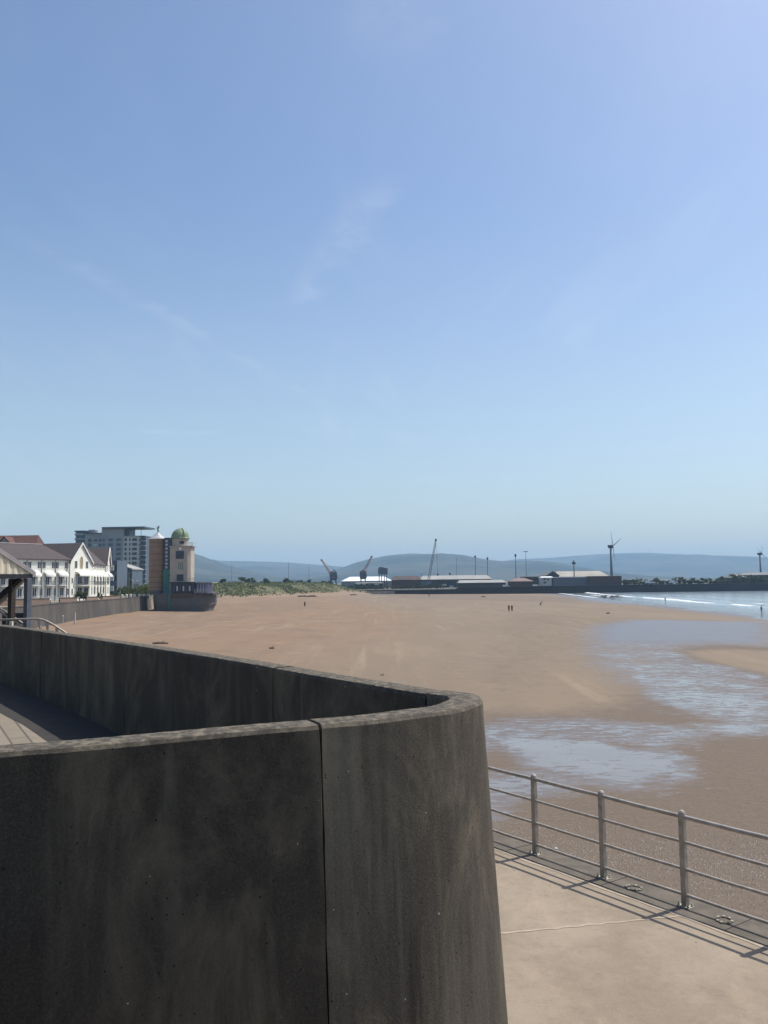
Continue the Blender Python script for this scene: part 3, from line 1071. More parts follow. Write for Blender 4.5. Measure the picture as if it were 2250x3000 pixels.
shrub('shrub', 234, 179, 5.25, .85, 1.05, 420, 'dark green shrub in front of the gabled white house, left of a pair', size=.16)
shrub('shrub', 246, 179.6, 5.25, .7, .95, 380, 'dark green shrub in front of the gabled white house, right of a pair', size=.16)
shrub('shrub', 294, 186, 5.25, .6, .9, 300, 'small green shrub between the two right hand pink walls', size=.16)
for k, (px, d, rx, rz) in enumerate(((352, 225, 1.6, 1.2), (372, 232, 2., 1.5), (388, 238, 1.8, 1.35), (403, 233, 2.1, 1.7), (418, 230, 1.9, 1.5), (430, 240, 1.6, 1.6))):
    shrub('bush', px, d, 5.2, rx, rz, 420, 'olive green bush in the clump left of the brick drum tower', 'bushes left of the observatory', LEAF1, .24, 'bush', .3)

ct = thing('cafe_table', 'dark picnic table with benches in front of the white terrace', 'table', (F(161, 1760, 170).x, 170, 5.25), .3)
MB().box(-1., 1., -.4, .4, .72, .8).build('tabletop', DARKST, ct)
for sy in (-.75, .75):
    MB().box(-1., 1., sy - .15, sy + .15, .42, .48).build('bench', DARKST, ct)
for sx in (-.8, .8):
    MB().bar((sx, -.7, 0), (sx, .2, .72), .08).bar((sx, .7, 0), (sx, -.2, .72), .08).box(sx - .04, sx + .04, -.85, .85, .36, .42).build('leg', DARKST, ct)

for px, y0, d, lab in ((389, 1702, 236, 'slender grey lamp post left of a pair beside the bushes'), (402, 1702, 241, 'slender grey lamp post right of a pair beside the bushes')):
    p, q = F(px, y0, d), F(px, 1758, d)
    t = thing('lamp_post', lab, 'lamp post', (p.x, d, 5.2), 0, 'lamp posts by the bushes')
    h = p.z - 5.2
    MB().tube([(0, 0, 0), (0, 0, h)], .09, 8, .06).build('pole', STEEL, t)
    MB().sph((0, 0, h + .1), .22, .22, .14).build('lamp_head', WPOST, t)

# ------------------------------------------------------------------ white houses
def gable_roof(mb, x0, x1, y0, y1, ez, rz_, ov=.35, th=.2, along='x'):
    if along == 'x':
        ym = (y0 + y1) / 2
        for ya, yb in ((y0 - ov, ym), (y1 + ov, ym)):
            s_ = (rz_ - ez) / (ym - y0)
            za = ez - ov * s_
            mb.loft([[(x, ya, za), (x, yb, rz_), (x, yb, rz_ + th), (x, ya, za + th)] for x in (x0 - ov, x1 + ov)])
    else:
        xm = (x0 + x1) / 2
        for xa in (x0 - ov, x1 + ov):
            s_ = (rz_ - ez) / (xm - x0)
            za = ez - ov * s_
            mb.loft([[(xa, y, za), (xm, y, rz_), (xm, y, rz_ + th), (xa, y, za + th)] for y in (y0 - ov, y1 + ov)])


def canopy(par, x0, x1, z0, z1, out=1.0, y=0., mat=None):
    """white quarter round hood over a balcony"""
    mb = MB()
    N, K = 8, 10
    vs, fs = [], []
    for j in range(K + 1):
        a = PI / 2 * j / K
        for i in range(N + 1):
            u = i / N * 2 - 1
            sh = 1 - .25 * abs(u) ** 3
            vs.append(((x0 + x1) / 2 + u * (x1 - x0) / 2, y - out * sh * math.sin(a) - .01, z0 + (z1 - z0) * sh * math.cos(a)))
    for j in range(K):
        for i in range(N):
            q = j * (N + 1) + i
            fs.append((q, q + 1, q + N + 2, q + N + 1))
    n0 = len(vs)
    vs += [(x, yy + .0, z - .08) for x, yy, z in vs]
    fs += [tuple(n0 + i for i in reversed(f)) for f in fs]
    # side cheeks
    for i in (0, N):
        for j in range(K):
            q = j * (N + 1) + i
            fs.append((q, q + N + 1, n0 + q + N + 1, n0 + q))
    for i in range(N):
        q = K * (N + 1) + i
        fs.append((q, q + 1, n0 + q + 1, n0 + q))
    mb.add(vs, fs)
    return mb.build('canopy', mat or WHITE2, par)


def balcony(par, x0, x1, z, out=1.0, h=1.0):
    b = MB().box(x0, x1, -out, -.003, z - .15, z).build('balcony', WHITE2, par)
    r = MB()
    r.box(x0, x1, -out, -out + .05, z + h - .06, z + h)
    n = max(3, int((x1 - x0) / .35))
    for i in range(n + 1):
        x = x0 + (x1 - x0) * i / n
        r.box(x - .02, x + .02, -out + .01, -out + .04, z + .001, z + h - .061)
    for x in (x0, x1 - .05):
        r.box(x, x + .05, -out + .051, -.004, z + h - .06, z + h)
    r.build('railing', RAILG, b)
    return b


# left terrace
u = Vector((.5, .87))
T = thing('terraced_house', 'white rendered terrace with brown hipped roof and arched canopies behind the shelter', 'house', (-86.6, 185.9, 6.0), math.atan2(u.y, u.x))
L, W = 22.0, 9.
MB().box(0, L, 0, W, -.8, 9.1).build('wall', WHITE, T)
rf = MB()
ov = .4
e = 9.1
rr = 12.7
base = [(-ov, -ov, e), (L + ov, -ov, e), (L + ov, W + ov, e), (-ov, W + ov, e)]
rp = [(4.2, W / 2, rr), (L - 4.2, W / 2, rr)]
rf.add(base + rp + [(x, y, z - .2) for x, y, z in base], [(0, 1, 5, 4), (1, 2, 5), (2, 3, 4, 5), (3, 0, 4), (6, 7, 1, 0), (7, 8, 2, 1), (8, 9, 3, 2), (9, 6, 0, 3), (9, 8, 7, 6)])
ro = rf.build('roof', SLATE, T)
MB().tube([(4.2, W / 2, rr + .05), (L - 4.2, W / 2, rr + .05)], .14, 6).build('ridge_tile', BARGE, ro)
for xc in (4.4, 8.3, 12.2, 16.1, 19.8):
    MB().box(xc - 1.05, xc + 1.05, -.03, .3, .2, 5.5).build('recess_shade', RECSHADE, T)
    window(T, xc - .3, 3.2, 5.2, 1.2, -.04)
    canopy(T, xc - 1.35, xc + 1.35, 5.1, 6.4, 1.3)
    balcony(T, xc - 1.2, xc + 1.2, 3.0, 1.0)
    window(T, xc + .1, .4, 2.5, 1.3, -.04)
    for dx in (-1.3, 1.3):
        window(T, xc + dx, 6.9, 8.5, 1.0)
        window(T, xc + dx * 1.45, .6, 2.3, .8)
for k in range(6):
    x = 2.4 + 3.9 * k - (0 if k < 5 else .6)
    MB().box(x - .06, x + .06, -.12, -.005, -.5, 8.8).build('drainpipe', RAILG, T)

# gabled house
u = Vector((.168, .986))
Gh = thing('gabled_house', 'white house with a steep pointed gable and big white balcony canopy', 'house', (-75.4, 205.0, 6.0), math.atan2(u.y, u.x))
L, W = 10.2, 12.
e, rr = 8.5, 13.1
MB().loft([[(0, y, -.8), (L, y, -.8), (L, y, e), (L / 2, y, rr), (0, y, e)] for y in (0, W)]).build('wall', WHITE, Gh)
rf = MB()
gable_roof(rf, 0, L, 0, W, e, rr, .3, .22, 'y')
ro = rf.build('roof', SLATE, Gh)
bb = MB()
sl = (rr - e) / (L / 2)
for sg in (-1, 1):
    xa = L / 2 + sg * (L / 2 + .35)
    za = e - .35 * sl
    bb.loft([[(xa, y, za - .1), (L / 2, y, rr - .1), (L / 2, y, rr + .36), (xa, y, za + .36)] for y in (-.4, -.305)])
bb.build('barge_board', WHITE2, Gh)
window(Gh, L / 2, 6.9, 10.1, 1.7, 0, TAN, WHITE2, True)
for x in (2.6, 7.8):
    window(Gh, x, 7., 8.9, 1.3)
window(Gh, 1.0, 3.4, 4.8, .8)
window(Gh, 1.0, .6, 2.2, .8)
MB().box(2.7, 9.2, -.03, .3, 3., 5.6).build('recess_shade', RECSHADE, Gh)
MB().box(2.7, 9.2, -.03, .3, .2, 2.6).build('recess_shade', RECSHADE, Gh)
window(Gh, 4.4, .3, 2.5, 2.2, -.04)
window(Gh, 7.4, .3, 2.5, 2.2, -.04)
window(Gh, 4.4, 3.1, 5.2, 2.2, -.04)
window(Gh, 7.4, 3.1, 5.2, 2.2, -.04)
canopy(Gh, 2.4, 9.5, 5.2, 6.6, 1.7)
balcony(Gh, 2.6, 9.3, 2.95, 1.5)

# right terrace
u = Vector((-.17, .985))
T2 = thing('terraced_house', 'white terrace with a row of small canopies right of the pointed gable', 'house', (-73.9, 215.3, 6.0), math.atan2(u.y, u.x))
L, W = 25., 10.
e, rr = 8.55, 13.
MB().box(.02, L, .3, W, -.8, e).build('wall', WHITE, T2)
rf = MB()
gable_roof(rf, .4, L - .4, .3, W, e, rr, .38, .2)
rf.build('roof', SLATE, T2)
for k in range(5):
    xc = 2.6 + 5.0 * k
    MB().box(xc - 1.2, xc + 1.2, .27, .5, .3, 5.4).build('recess_shade', RECSHADE, T2)
    window(T2, xc, 3.1, 5.1, 1.7, .25)
    window(T2, xc, .4, 2.5, 1.7, .25)
    canopy(T2, xc - 1.6, xc + 1.6, 5.1, 6.5, 1.3, .3)
    balcony(T2, xc - 1.4, xc + 1.4, 2.9, .9)
    for dx in (-1.2, 1.2):
        window(T2, xc + dx, 6.9, 8.3, 1.0, .3)

u = Vector((-.2, .98))
G2 = thing('gabled_house', 'white house with dark slate roof and white verge at the far end of the terrace', 'house', (-78.3, 240.6, 6.0), math.atan2(u.y, u.x))
L, W = 8.6, 13.
e, rr = 8.6, 13.2
MB().loft([[(0, y, -.8), (L, y, -.8), (L, y, e), (L / 2, y, rr), (0, y, e)] for y in (0, W)]).build('wall', WHITE, G2)
rf = MB()
gable_roof(rf, 0, L, 0, W, e, rr, .3, .22, 'y')
rf.build('roof', SLATE, G2)
bb = MB()
sl = (rr - e) / (L / 2)
for sg in (-1, 1):
    xa = L / 2 + sg * (L / 2 + .35)
    za = e - .35 * sl
    bb.loft([[(xa, y, za - .1), (L / 2, y, rr - .1), (L / 2, y, rr + .4), (xa, y, za + .4)] for y in (-.55, -.305)])
bb.build('barge_board', WHITE2, G2)
for x in (2.4, 6.2):
    window(G2, x, 6.8, 8.6, 1.2)
    window(G2, x, 3.2, 5.2, 1.4)
    window(G2, x, .4, 2.4, 1.4)
canopy(G2, 1.4, 7.2, 5.3, 6.4, 1.2)

# house behind
a, b = F(16, 1569, 236), F(122, 1569, 238)
Hb = thing('house', 'tall house with red brown tiled roof rising behind the white terrace', 'house', (a.x - 2, 236, 6.))
zr = a.z - 6
Lx = b.x - a.x
MB().box(-6, Lx + 2.6, -5, 5, 0, zr - 4.6).build('wall', GREYCLAD, Hb)
rf = MB()
base = [(-7, -5.4, zr - 4.7), (Lx + 3.2, -5.4, zr - 4.7), (Lx + 3.2, 5.4, zr - 4.7), (-7, 5.4, zr - 4.7)]
rf.add(base + [(-4, 0, zr), (Lx + 2, 0, zr)], [(0, 1, 5, 4), (1, 2, 5), (2, 3, 4, 5), (3, 0, 4), (3, 2, 1, 0)])
ro = rf.build('roof', REDTILE, Hb)
gx = F(12, 1575, 230).x - (a.x - 2)
dm = MB()
dm.loft([[(gx - 3.2, y, zr - 4.4), (gx + 3.2, y, zr - 4.4), (gx, y, zr - .9)] for y in (-5.9, -1.2)])
dm.build('dormer', GREYCLAD, Hb)
MB().loft([[(gx + s1 * 3.5, y, zr - 4.6), (gx, y, zr - .75), (gx, y, zr - .5), (gx + s1 * 3.5, y, zr - 4.3)] for y in (-6.1, -1.0) for s1 in (1,)] ).build('dormer_roof', REDTILE, Hb)
MB().loft([[(gx - 3.5, y, zr - 4.6), (gx, y, zr - .75), (gx, y, zr - .5), (gx - 3.5, y, zr - 4.3)] for y in (-6.1, -1.0)]).build('dormer_roof', REDTILE, Hb)

# ------------------------------------------------------------------ tower block far behind
TD = 500.
tp = F(330, 1711, TD)
TB = thing('apartment_tower', 'tall grey apartment tower with flat projecting roof behind the white houses', 'building', (tp.x, TD, 5.0), math.radians(-4))
KX = TD / FOC


def tx(px):
    return (px - 330) * KX


def tz(py, px=330):
    return F(px, py, TD).z - 5.0


def tbox(name, px0, px1, py0, y0, y1, mat, par=TB, py1=None):
    return MB().box(tx(px0), tx(px1), y0, y1, 0 if py1 is None else tz(py1), tz(py0)).build(name, mat, par)


cwx, cr = tx(231), 3.9
MB().lathe([(cr, 0), (cr, tz(1557))], cwx, 3, 28).build('round_wing', TOWERD, TB)
for k in range(10):
    z = tz(1562) - k * 2.75
    MB().lathe([(cr + .5, z - .9), (cr + .55, z - .85), (cr + .55, z + .1), (cr + .5, z + .15)], cwx, 3, 28).build('balcony', TOWERG, TB)
MB().lathe([(cr + .7, tz(1556)), (cr + .7, tz(1553))], cwx, 3, 28).build('roof_slab', TOWERD, TB)
tbox('middle_wing', 246, 300, 1563, -1, 12, TOWERG)
tbox('roof_slab', 244, 312, 1560.5, -1.6, 12.5, TOWERD, py1=1562.9)
MB().lathe([(2.8, tz(1560.4)), (2.8, tz(1551)), (2.4, tz(1549)), (.1, tz(1548.6))], tx(259), 5, 20).build('penthouse', TOWERG, TB)
tbox('main_tower', 300, 366, 1549.5, -2.5, 13, TOWERG)
tbox('penthouse', 360, 379, 1549.5, 0, 9, TOWERD, py1=1572)
tbox('roof_slab', 303, 431, 1545, -4, 14, TOWERD, py1=1549.3)
for px in (396, 419):
    MB().tube([(tx(px), -3, tz(1572)), (tx(px), -3, tz(1549.5))], .14, 6).build('roof_post', TOWERD, TB)
tbox('right_wing', 366.2, 414, 1573, -3.2, 11, TOWERL)
tbox('balcony_core', 414.2, 430, 1573, -1.2, 9, TOWERD)
tbox('parapet', 364, 431, 1571.4, -3.7, 11.4, TOWERG, py1=1572.8)
for r_ in range(11):
    yw = 1582.5 + 13.75 * r_
    for px0, px1 in ((370, 377), (384, 388), (393, 407)):
        MB().box(tx(px0), tx(px1), -3.3, -3.15, tz(yw + 4), tz(yw - 4)).build('window', GLASS, TB)
    MB().box(tx(413.5), tx(432.5), -3.6, -1.25, tz(yw + 5.4), tz(yw + 4.2)).build('balcony', TOWERL, TB)
    MB().box(tx(413.5), tx(432.5), -3.6, -3.5, tz(yw + 4.1), tz(yw - .6)).build('balcony_glass', BLUEG, TB)
    MB().box(tx(303), tx(311), -2.6, -2.4, tz(yw + 4), tz(yw - 4)).build('window', TOWERD, TB)
    MB().box(tx(320), tx(334), -2.6, -2.4, tz(yw + 4), tz(yw - 4)).build('window', TOWERD, TB)
    MB().box(tx(344), tx(358), -2.6, -2.4, tz(yw + 4), tz(yw - 4)).build('window', TOWERD, TB)
    if r_ < 7:
        MB().box(tx(257), tx(266), -1.1, -.9, tz(yw + 4), tz(yw - 5)).build('window', GLASS, TB)
        MB().box(tx(275), tx(284), -1.1, -.9, tz(yw + 3), tz(yw - 3)).build('window', SHEDWW if r_ % 2 else GLASS, TB)
        MB().box(tx(289), tx(296), -1.1, -.9, tz(yw + 3), tz(yw - 3)).build('window', GLASS, TB)

# low flats left of the brick drum
FD = 300.
fp = F(332, 1731, FD)
FB = thing('flats', 'low block of flats with white panels and dark balconies beside the terrace', 'building', (fp.x, FD, 5.2))
kx = FD / FOC
MB().box(-8 * kx, 10 * kx, 0, 12, 0, F(332, 1642, FD).z - 5.2).build('wall', TOWERD, FB)
for r_ in range(3):
    yy = 1664 + 30 * r_
    z1, z0 = F(330, yy - 8, FD).z - 5.2, F(330, yy + 8, FD).z - 5.2
    MB().box(-8 * kx, 2 * kx, -.9, -.005, z0, z1).build('white_panel', SHEDWW, FB)
    MB().box(3 * kx, 9.5 * kx, -.06, .1, z0, z1).build('window', GLASS, FB)
gp_ = F(365, 1731, 320)
GB = thing('office_building', 'dark building with pale sloping roof edge in front of the apartment tower', 'building', (gp_.x, 320, 5.2))
kx = 320 / FOC
za, zb = F(345, 1651, 320).z - 5.2, F(385, 1667, 320).z - 5.2
x0, x1 = -22 * kx, 21 * kx
MB().loft([[(x0, y, 0), (x1, y, 0), (x1, y, zb - .3), (x0, y, za - .3)] for y in (0, 14)]).build('wall', TOWERD, GB)
MB().loft([[(x0 - .3, y, za - .28), (x1 + .3, y, zb - .28), (x1 + .3, y, zb + .15), (x0 - .3, y, za + .15)] for y in (-.8, 14.5)]).build('roof', SHEDL, GB)
for k in range(3):
    for r_ in range(3):
        x = x0 + .8 + k * 1.7
        z = 1.0 + r_ * 2.6
        MB().box(x, x + 1.1, -.06, .1, z, z + 1.5).build('window', GLASS, GB)
MB().box(x1 - 1.2, x1 - .8, -.3, -.005, 0, zb - 1).build('column', TAN, GB)
MB().box(x1 - 2.4, x1 - 2.0, -.3, -.005, 0, zb - .8).build('column', TAN, GB)

# ------------------------------------------------------------------ observatory
OD = 217.
op = F(530, 1786, OD)
OB = thing('observatory', 'beige observatory tower with green dome, brick drum and dark base on the beach', 'tower', (op.x, OD, 0))
ko = OD / FOC


def ox(px):
    return (px - 530) * ko


def oz(py, px=530):
    return F(px, py, OD).z


# base with flared foot
def stadium(x0, x1, y0, y1, z, n=10, rl=1.6, rr_=3.2):
    pts = []
    for cx, cy, a0, r in ((x1 - rr_, y0 + rr_, -90, rr_), (x1 - rr_, y1 - rr_, 0, rr_), (x0 + rl, y1 - rl, 90, rl), (x0 + rl, y0 + rl, 180, rl)):
        for k in range(n + 1):
            a = math.radians(a0 + 90 * k / n)
            pts.append((cx + r * math.cos(a), cy + r * math.sin(a), z))
    return pts


bs = MB()
bs.loft([stadium(ox(458), ox(608), -3.3, 9, 1.), stadium(ox(458), ox(613), -3.4, 9, oz(1783)), stadium(ox(457), ox(619), -3.55, 9.3, oz(1772)), stadium(ox(456), ox(621), -3.6, 9.5, oz(1757)), stadium(ox(456), ox(621), -3.6, 9.5, oz(1738))])
base = bs.build('base', BASEB, OB)
MB().box(ox(507), ox(574), -3.72, -3.4, oz(1752), oz(1739)).build('brick_panel', BASEBR, base)
MB().box(ox(503), ox(509), -3.75, -3.4, oz(1784), oz(1738)).build('pier', TEAL, base)
# brick drum
dx_ = ox(456.5)
dr = 25.2 * ko
dm = MB().lathe([(dr, oz(1740)), (dr, oz(1578))], dx_, 1.6, 36).build('brick_drum', TBRICK, OB, smooth=False)
for y in (1589, 1601, 1622, 1640, 1656, 1672, 1690, 1706, 1720):
    MB().lathe([(dr + .03, oz(y + 1)), (dr + .03, oz(y - 1))], dx_, 1.6, 36).build('brick_band', BAND, dm)
MB().lathe([(dr + .06, oz(1741)), (dr + .06, oz(1729))], dx_, 1.6, 36).build('plinth', BASEB, dm)
MB().lathe([(dr + .2, oz(1579)), (dr + .25, oz(1577)), (dr * .9, oz(1574)), (dr * .45, oz(1566)), (dr * .14, oz(1560)), (.05, oz(1558))], dx_ - .05, 1.6, 36).build('cone_roof', SILVER, OB)
vn = MB().tube([(dx_, 1.6, oz(1560)), (dx_, 1.6, oz(1539))], .09, 8, .06)
vn.sph((dx_, 1.6, oz(1553)), .28, .28, .2)
vn.tube([(dx_ - .25, 1.6, oz(1549)), (dx_ + .05, 1.6, oz(1543)), (dx_ + .25, 1.6, oz(1546)), (dx_ + .1, 1.6, oz(1538))], .16, 6, .1)
vn.tube([(dx_ - .55, 1.6, oz(1541)), (dx_ + .05, 1.6, oz(1544)), (dx_ + .5, 1.6, oz(1540))], .06, 5)
vn.build('weather_vane', DARKST, OB)
# glazed stair link
MB().box(ox(481), ox(501), -.4, 4, oz(1690), oz(1575)).build('stair_tower', BLUEG, OB)
for y in range(1585, 1686, 11):
    MB().box(ox(485), ox(491), -.47, -.405, oz(y + 3.2), oz(y - 3.2)).build('window', SHEDWW, OB)
MB().box(ox(480), ox(507), -.9, 4.2, oz(1738), oz(1668)).build('teal_block', TEAL, OB)
MB().box(ox(497), ox(507.5), -1.6, -.905, oz(1686), oz(1684)).build('porch_slab', DARKST, OB)
# beige tower
tw = MB()
c_ = .7
X0, X1, Y0_, Y1_ = ox(501), ox(562), -2.2, 3.2
oct_ = [(X0 + c_, Y0_), (X1 - c_, Y0_), (X1, Y0_ + c_), (X1, Y1_ - c_), (X1 - c_, Y1_), (X0 + c_, Y1_), (X0, Y1_ - c_), (X0, Y0_ + c_)]
tw.ext(oct_, oz(1740), oz(1603))
tow = tw.build('tower', TBEIGE, OB)
MB().ext([(x + (.18 if x > 0 else -.18) * (1 if x > (X0 + X1) / 2 else 1), y + (-.18 if y < 0 else .18)) for x, y in oct_], oz(1602.8), oz(1600)).build('cornice', TBEIGE, OB)
udx, udr = ox(525), 24 * ko
MB().lathe([(udr, oz(1600)), (udr, oz(1578))], udx, .5, 32).build('upper_drum', TBEIGE, OB)
prof = [(udr + .25, oz(1579)), (udr + .35, oz(1577))]
for k in range(0, 11):
    a = PI / 2 * k / 10
    prof.append(((udr + .2) * math.cos(a) + .01, oz(1577) + (oz(1547.5) - oz(1577)) * math.sin(a)))
dome = MB().lathe(prof, udx, .5, 36).build('dome', DOMEG, OB, smooth=True)
MB().tube([(udx + .3 + (udr + .24) * math.cos(a) * .55, .5 - (udr + .24) * math.cos(a) * .83, oz(1577) + (oz(1547.2) - oz(1577)) * math.sin(a)) for a in [PI / 2 * k / 10 for k in range(11)]], .1, 5).build('shutter_rib', DOMEG, dome)
for px0, px1, py0, py1, yf in ((529, 541, 1586, 1594, .5 - udr + .12), (521, 543, 1615, 1638, Y0_), (524, 542, 1683, 1702, Y0_)):
    w_ = MB()
    w_.box(ox(px0), ox(px1), yf - .06, yf + .1, oz(py1), oz(py0))
    fo = w_.build('window', BLUEG, OB)
    fr = MB()
    for k in range(3):
        x = ox(px0) + (ox(px1) - ox(px0)) * k / 2
        fr.box(x - .05, x + .05, yf - .1, yf - .062, oz(py1), oz(py0))
    zm = (oz(py0) + oz(py1)) / 2
    fr.box(ox(px0), ox(px1), yf - .12, yf - .102, zm - .05, zm + .05)
    fr.build('frame', DARKST, fo)
for px in (528, 533, 539):
    MB().box(ox(px), ox(px + 1.6), Y0_ - .05, Y0_ + .1, oz(1668), oz(1648)).build('slit_window', TEAL, OB)
em = MB()
n = 20
em.loft([[(ox(533.5) + .32 * math.cos(2 * PI * k / n), y, oz(1608.5) + .32 * math.sin(2 * PI * k / n)) for k in range(n)] for y in (Y0_ - .12, Y0_ + .05)])
em.build('roundel', WHITE2, OB)
# gallery rail at the top right
rl = MB()
for k in range(5):
    x = ox(548 + 4.4 * k)
    rl.tube([(x, -1.9, oz(1600)), (x, -1.9, oz(1591))], .05, 5)
rl.tube([(ox(546), -1.9, oz(1591)), (ox(567), -1.9, oz(1591))], .05, 5)
rl.tube([(ox(567), -1.9, oz(1591)), (ox(567), 3, oz(1591))], .05, 5)
rl.tube([(ox(567), -1.9, oz(1612)), (ox(567), -1.9, oz(1591))], .05, 5)
rl.build('gallery_rail', STEEL, OB)
MB().box(ox(557), ox(568), -2.1, 3.2, oz(1602), oz(1600.3)).build('gallery', TBEIGE, OB)
# glazed podium
MB().box(ox(508), ox(576), -3.3, 5, oz(1736), oz(1708)).build('podium', BLUEG, OB)
MB().box(ox(506), ox(578), -3.55, 5.2, oz(1707.8), oz(1705)).build('podium_roof', DARKST, OB)
for k, px in enumerate((513, 522, 531, 540, 549, 558, 567)):
    MB().box(ox(px), ox(px + 2.4), -3.42, -3.305, oz(1735), oz(1709)).build('mullion', DARKST, OB)
for k in (2, 4, 6):
    MB().box(ox(513 + 9 * k - 5), ox(513 + 9 * k - 1), -3.36, -3.31, oz(1731), oz(1717)).build('blind', SHEDWW, OB)
rl = MB()
for k in range(7):
    x = ox(546 + 5 * k)
    rl.tube([(x, -3.2, oz(1705)), (x, -3.2, oz(1694))], .045, 5)
rl.tube([(ox(546), -3.2, oz(1694)), (ox(576), -3.2, oz(1694))], .045, 5)
rl.tube([(ox(546), -3.2, oz(1699)), (ox(576), -3.2, oz(1699))], .03, 5)
rl.build('terrace_rail', STEEL, OB)
MB().box(ox(578.2), ox(612), -2.2, 4, oz(1738), oz(1709)).build('lilac_pavilion', PURPLE, OB)
for px in (584, 592, 600, 608):
    MB().box(ox(px), ox(px + 1.5), -2.28, -2.205, oz(1737), oz(1709)).build('mullion', SHEDWW, OB)
MB().box(ox(577), ox(627), -3.0, 4.4, oz(1708.8), oz(1706.5)).build('pavilion_roof', SHEDL, OB)
MB().box(ox(577), ox(633), -3.9, 5, oz(1743), oz(1738.2)).build('deck', SWALL, OB)
gl = MB()
for k in range(8):
    x = ox(579 + 7.5 * k)
    gl.tube([(x, -3.8, oz(1738)), (x, -3.8, oz(1726))], .045, 5)
for y in (1726, 1730, 1734):
    gl.tube([(ox(579), -3.8, oz(y)), (ox(632), -3.8, oz(y))], .035, 5)
gl.build('deck_rail', STEEL, OB)

# ------------------------------------------------------------------ dunes
def dune_z(X, Y):
    # ridge running away along the back of the beach
    xr = -118 + (Y - 290) * .30
    d = X - xr
    front = sst(38, 8, d)
    prof = front * (6.6 + 3.6 * (fbm(X / 22, Y / 30, 2) - .45) + 2.0 * (fbm(X / 6, Y / 8, 8) - .45))
    prof = prof * sst(600, 520, Y)
    return np.where(front > .02, 1.2 + prof, -1.2)


xs = np.arange(-240, 20, 2.2)
ys = np.arange(240, 620, 3.)
tag(grid_mesh('dunes', xs, ys, dune_z, DUNEM), kind='structure')
gm = MB()
r = random.Random(3)
N = 42000
X = np.array([r.uniform(-135, 16) for _ in range(N)])
Y = np.array([r.uniform(280, 590) for _ in range(N)])
Z = dune_z(X, Y)
for x, y, z in zip(X, Y, Z):
    if z < 2.6 + r.uniform(0, .9) or (math.sin(x * .21 + 1.3 * math.sin(y * .05)) + math.sin(y * .13 + x * .07) > 1.25 and r.random() < .85):
        continue
    h = r.uniform(.3, .8) * (1.5 if math.sin(x * .11) * math.sin(y * .06) > .3 else .9)
    a = r.uniform(0, PI)
    w_ = r.uniform(.25, .7)
    dx, dy = math.cos(a) * w_, math.sin(a) * w_
    lx_, ly_ = r.uniform(-.4, .4), r.uniform(-.3, .3)
    z -= .1
    gm.add([(x - dx, y - dy, z - .15), (x + dx, y + dy, z - .15), (x + dx * .6 + lx_, y + dy + ly_, z + h * .9), (x - dx * .3 + lx_, y - dy * .3 + ly_, z + h)], [(0, 1, 2, 3)])
tag(gm.build('dune_grass', LEAF3), 'grey green marram grass covering the dunes behind the beach', 'grass', kind='stuff')

for k, (px, d, s_) in enumerate(((716, 500, 2.6), (735, 505, 2.0), (838, 520, 1.6), (862, 540, 2.0), (880, 545, 2.2), (950, 560, 2.2), (962, 560, 1.8), (650, 420, 1.3), (780, 500, 1.4), (908, 560, 1.6))):
    p = F(px, 1703, d)
    zb = float(dune_z(np.array([p.x]), np.array([d]))[0])
    shrub('bush', px, d, max(zb - .5, p.z - 1.6 * s_), s_ * 1.5, s_, 260, 'dark bush on the crest of the grassy dunes', 'bushes on the dune crest', LEAF2, .5, 'bush', .2)

# ------------------------------------------------------------------ harbour wall, dock land
lm = MB()
lm.ext([(-400, 600), (-60, 597), (-12, 566), (5, 556), (900, 556), (4000, 700), (6000, 7400), (-6000, 7400), (-2500, 2500)], -1.9, 3.4)
struct('dock_land', lm, LAND)
HD = 545.
pw = MB()
a = F(1155, 1738, HD)
top = F(1900, 1712.5, HD).z


def pwr(x, zt):
    return [(x, HD - .9, -1.8), (x, HD, zt - .5), (x, HD - .25, zt - .5), (x, HD - .25, zt), (x, HD + 7, zt), (x, HD + 7, -1.8)]


pw.loft([pwr(a.x, 3.1), pwr(F(1335, 1728, HD).x, 3.3), pwr(F(1345, 1728, HD).x, top - .25), pwr(F(1700, 1715, HD).x, top), pwr(270, top + .1), pwr(700, top + .1)])
tag(pw.build('harbour_wall', PIERM), 'long dark harbour wall stretching across the far end of the beach', 'wall')
b0, b1 = F(1015, 1738, 535), F(1058, 1738, 535)
tag(MB().loft([[(b0.x, 533, 0), (b1.x, 533, 0), (b1.x, 537, 0), (b0.x, 537, 0)], [(b0.x + 1, 533.3, 2.9), (b1.x, 533.3, 2.9), (b1.x, 537, 2.9), (b0.x + 1, 537, 2.9)]]).build('groyne', PIERM), 'low dark block on the sand at the left end of the harbour wall', 'groyne')
b2 = F(1156, 1738, 540)
tag(MB().loft([[(b1.x, 538, 0), (b2.x, 540, 0), (b2.x, 546, 0), (b1.x, 546, 0)], [(b1.x, 540, 2.6), (b2.x, 541.5, 2.6), (b2.x, 546, 2.6), (b1.x, 546, 2.6)]]).build('slipway_wall', SWALL), 'low pale grey wall between the dark groyne and the harbour wall', 'wall')
rk = MB()
for k in range(40):
    p = G(rnd.uniform(1762, 1822), rnd.uniform(1745, 1751), .1)
    rk.sph((p.x, p.y, .2), rnd.uniform(.4, 1.2), rnd.uniform(.5, 1.6), rnd.uniform(.06, .16), 6, 4)
tag(rk.build('rocks', PIERM), 'dark wet rocks at the edge of the sea near the harbour wall', 'rocks', kind='stuff')


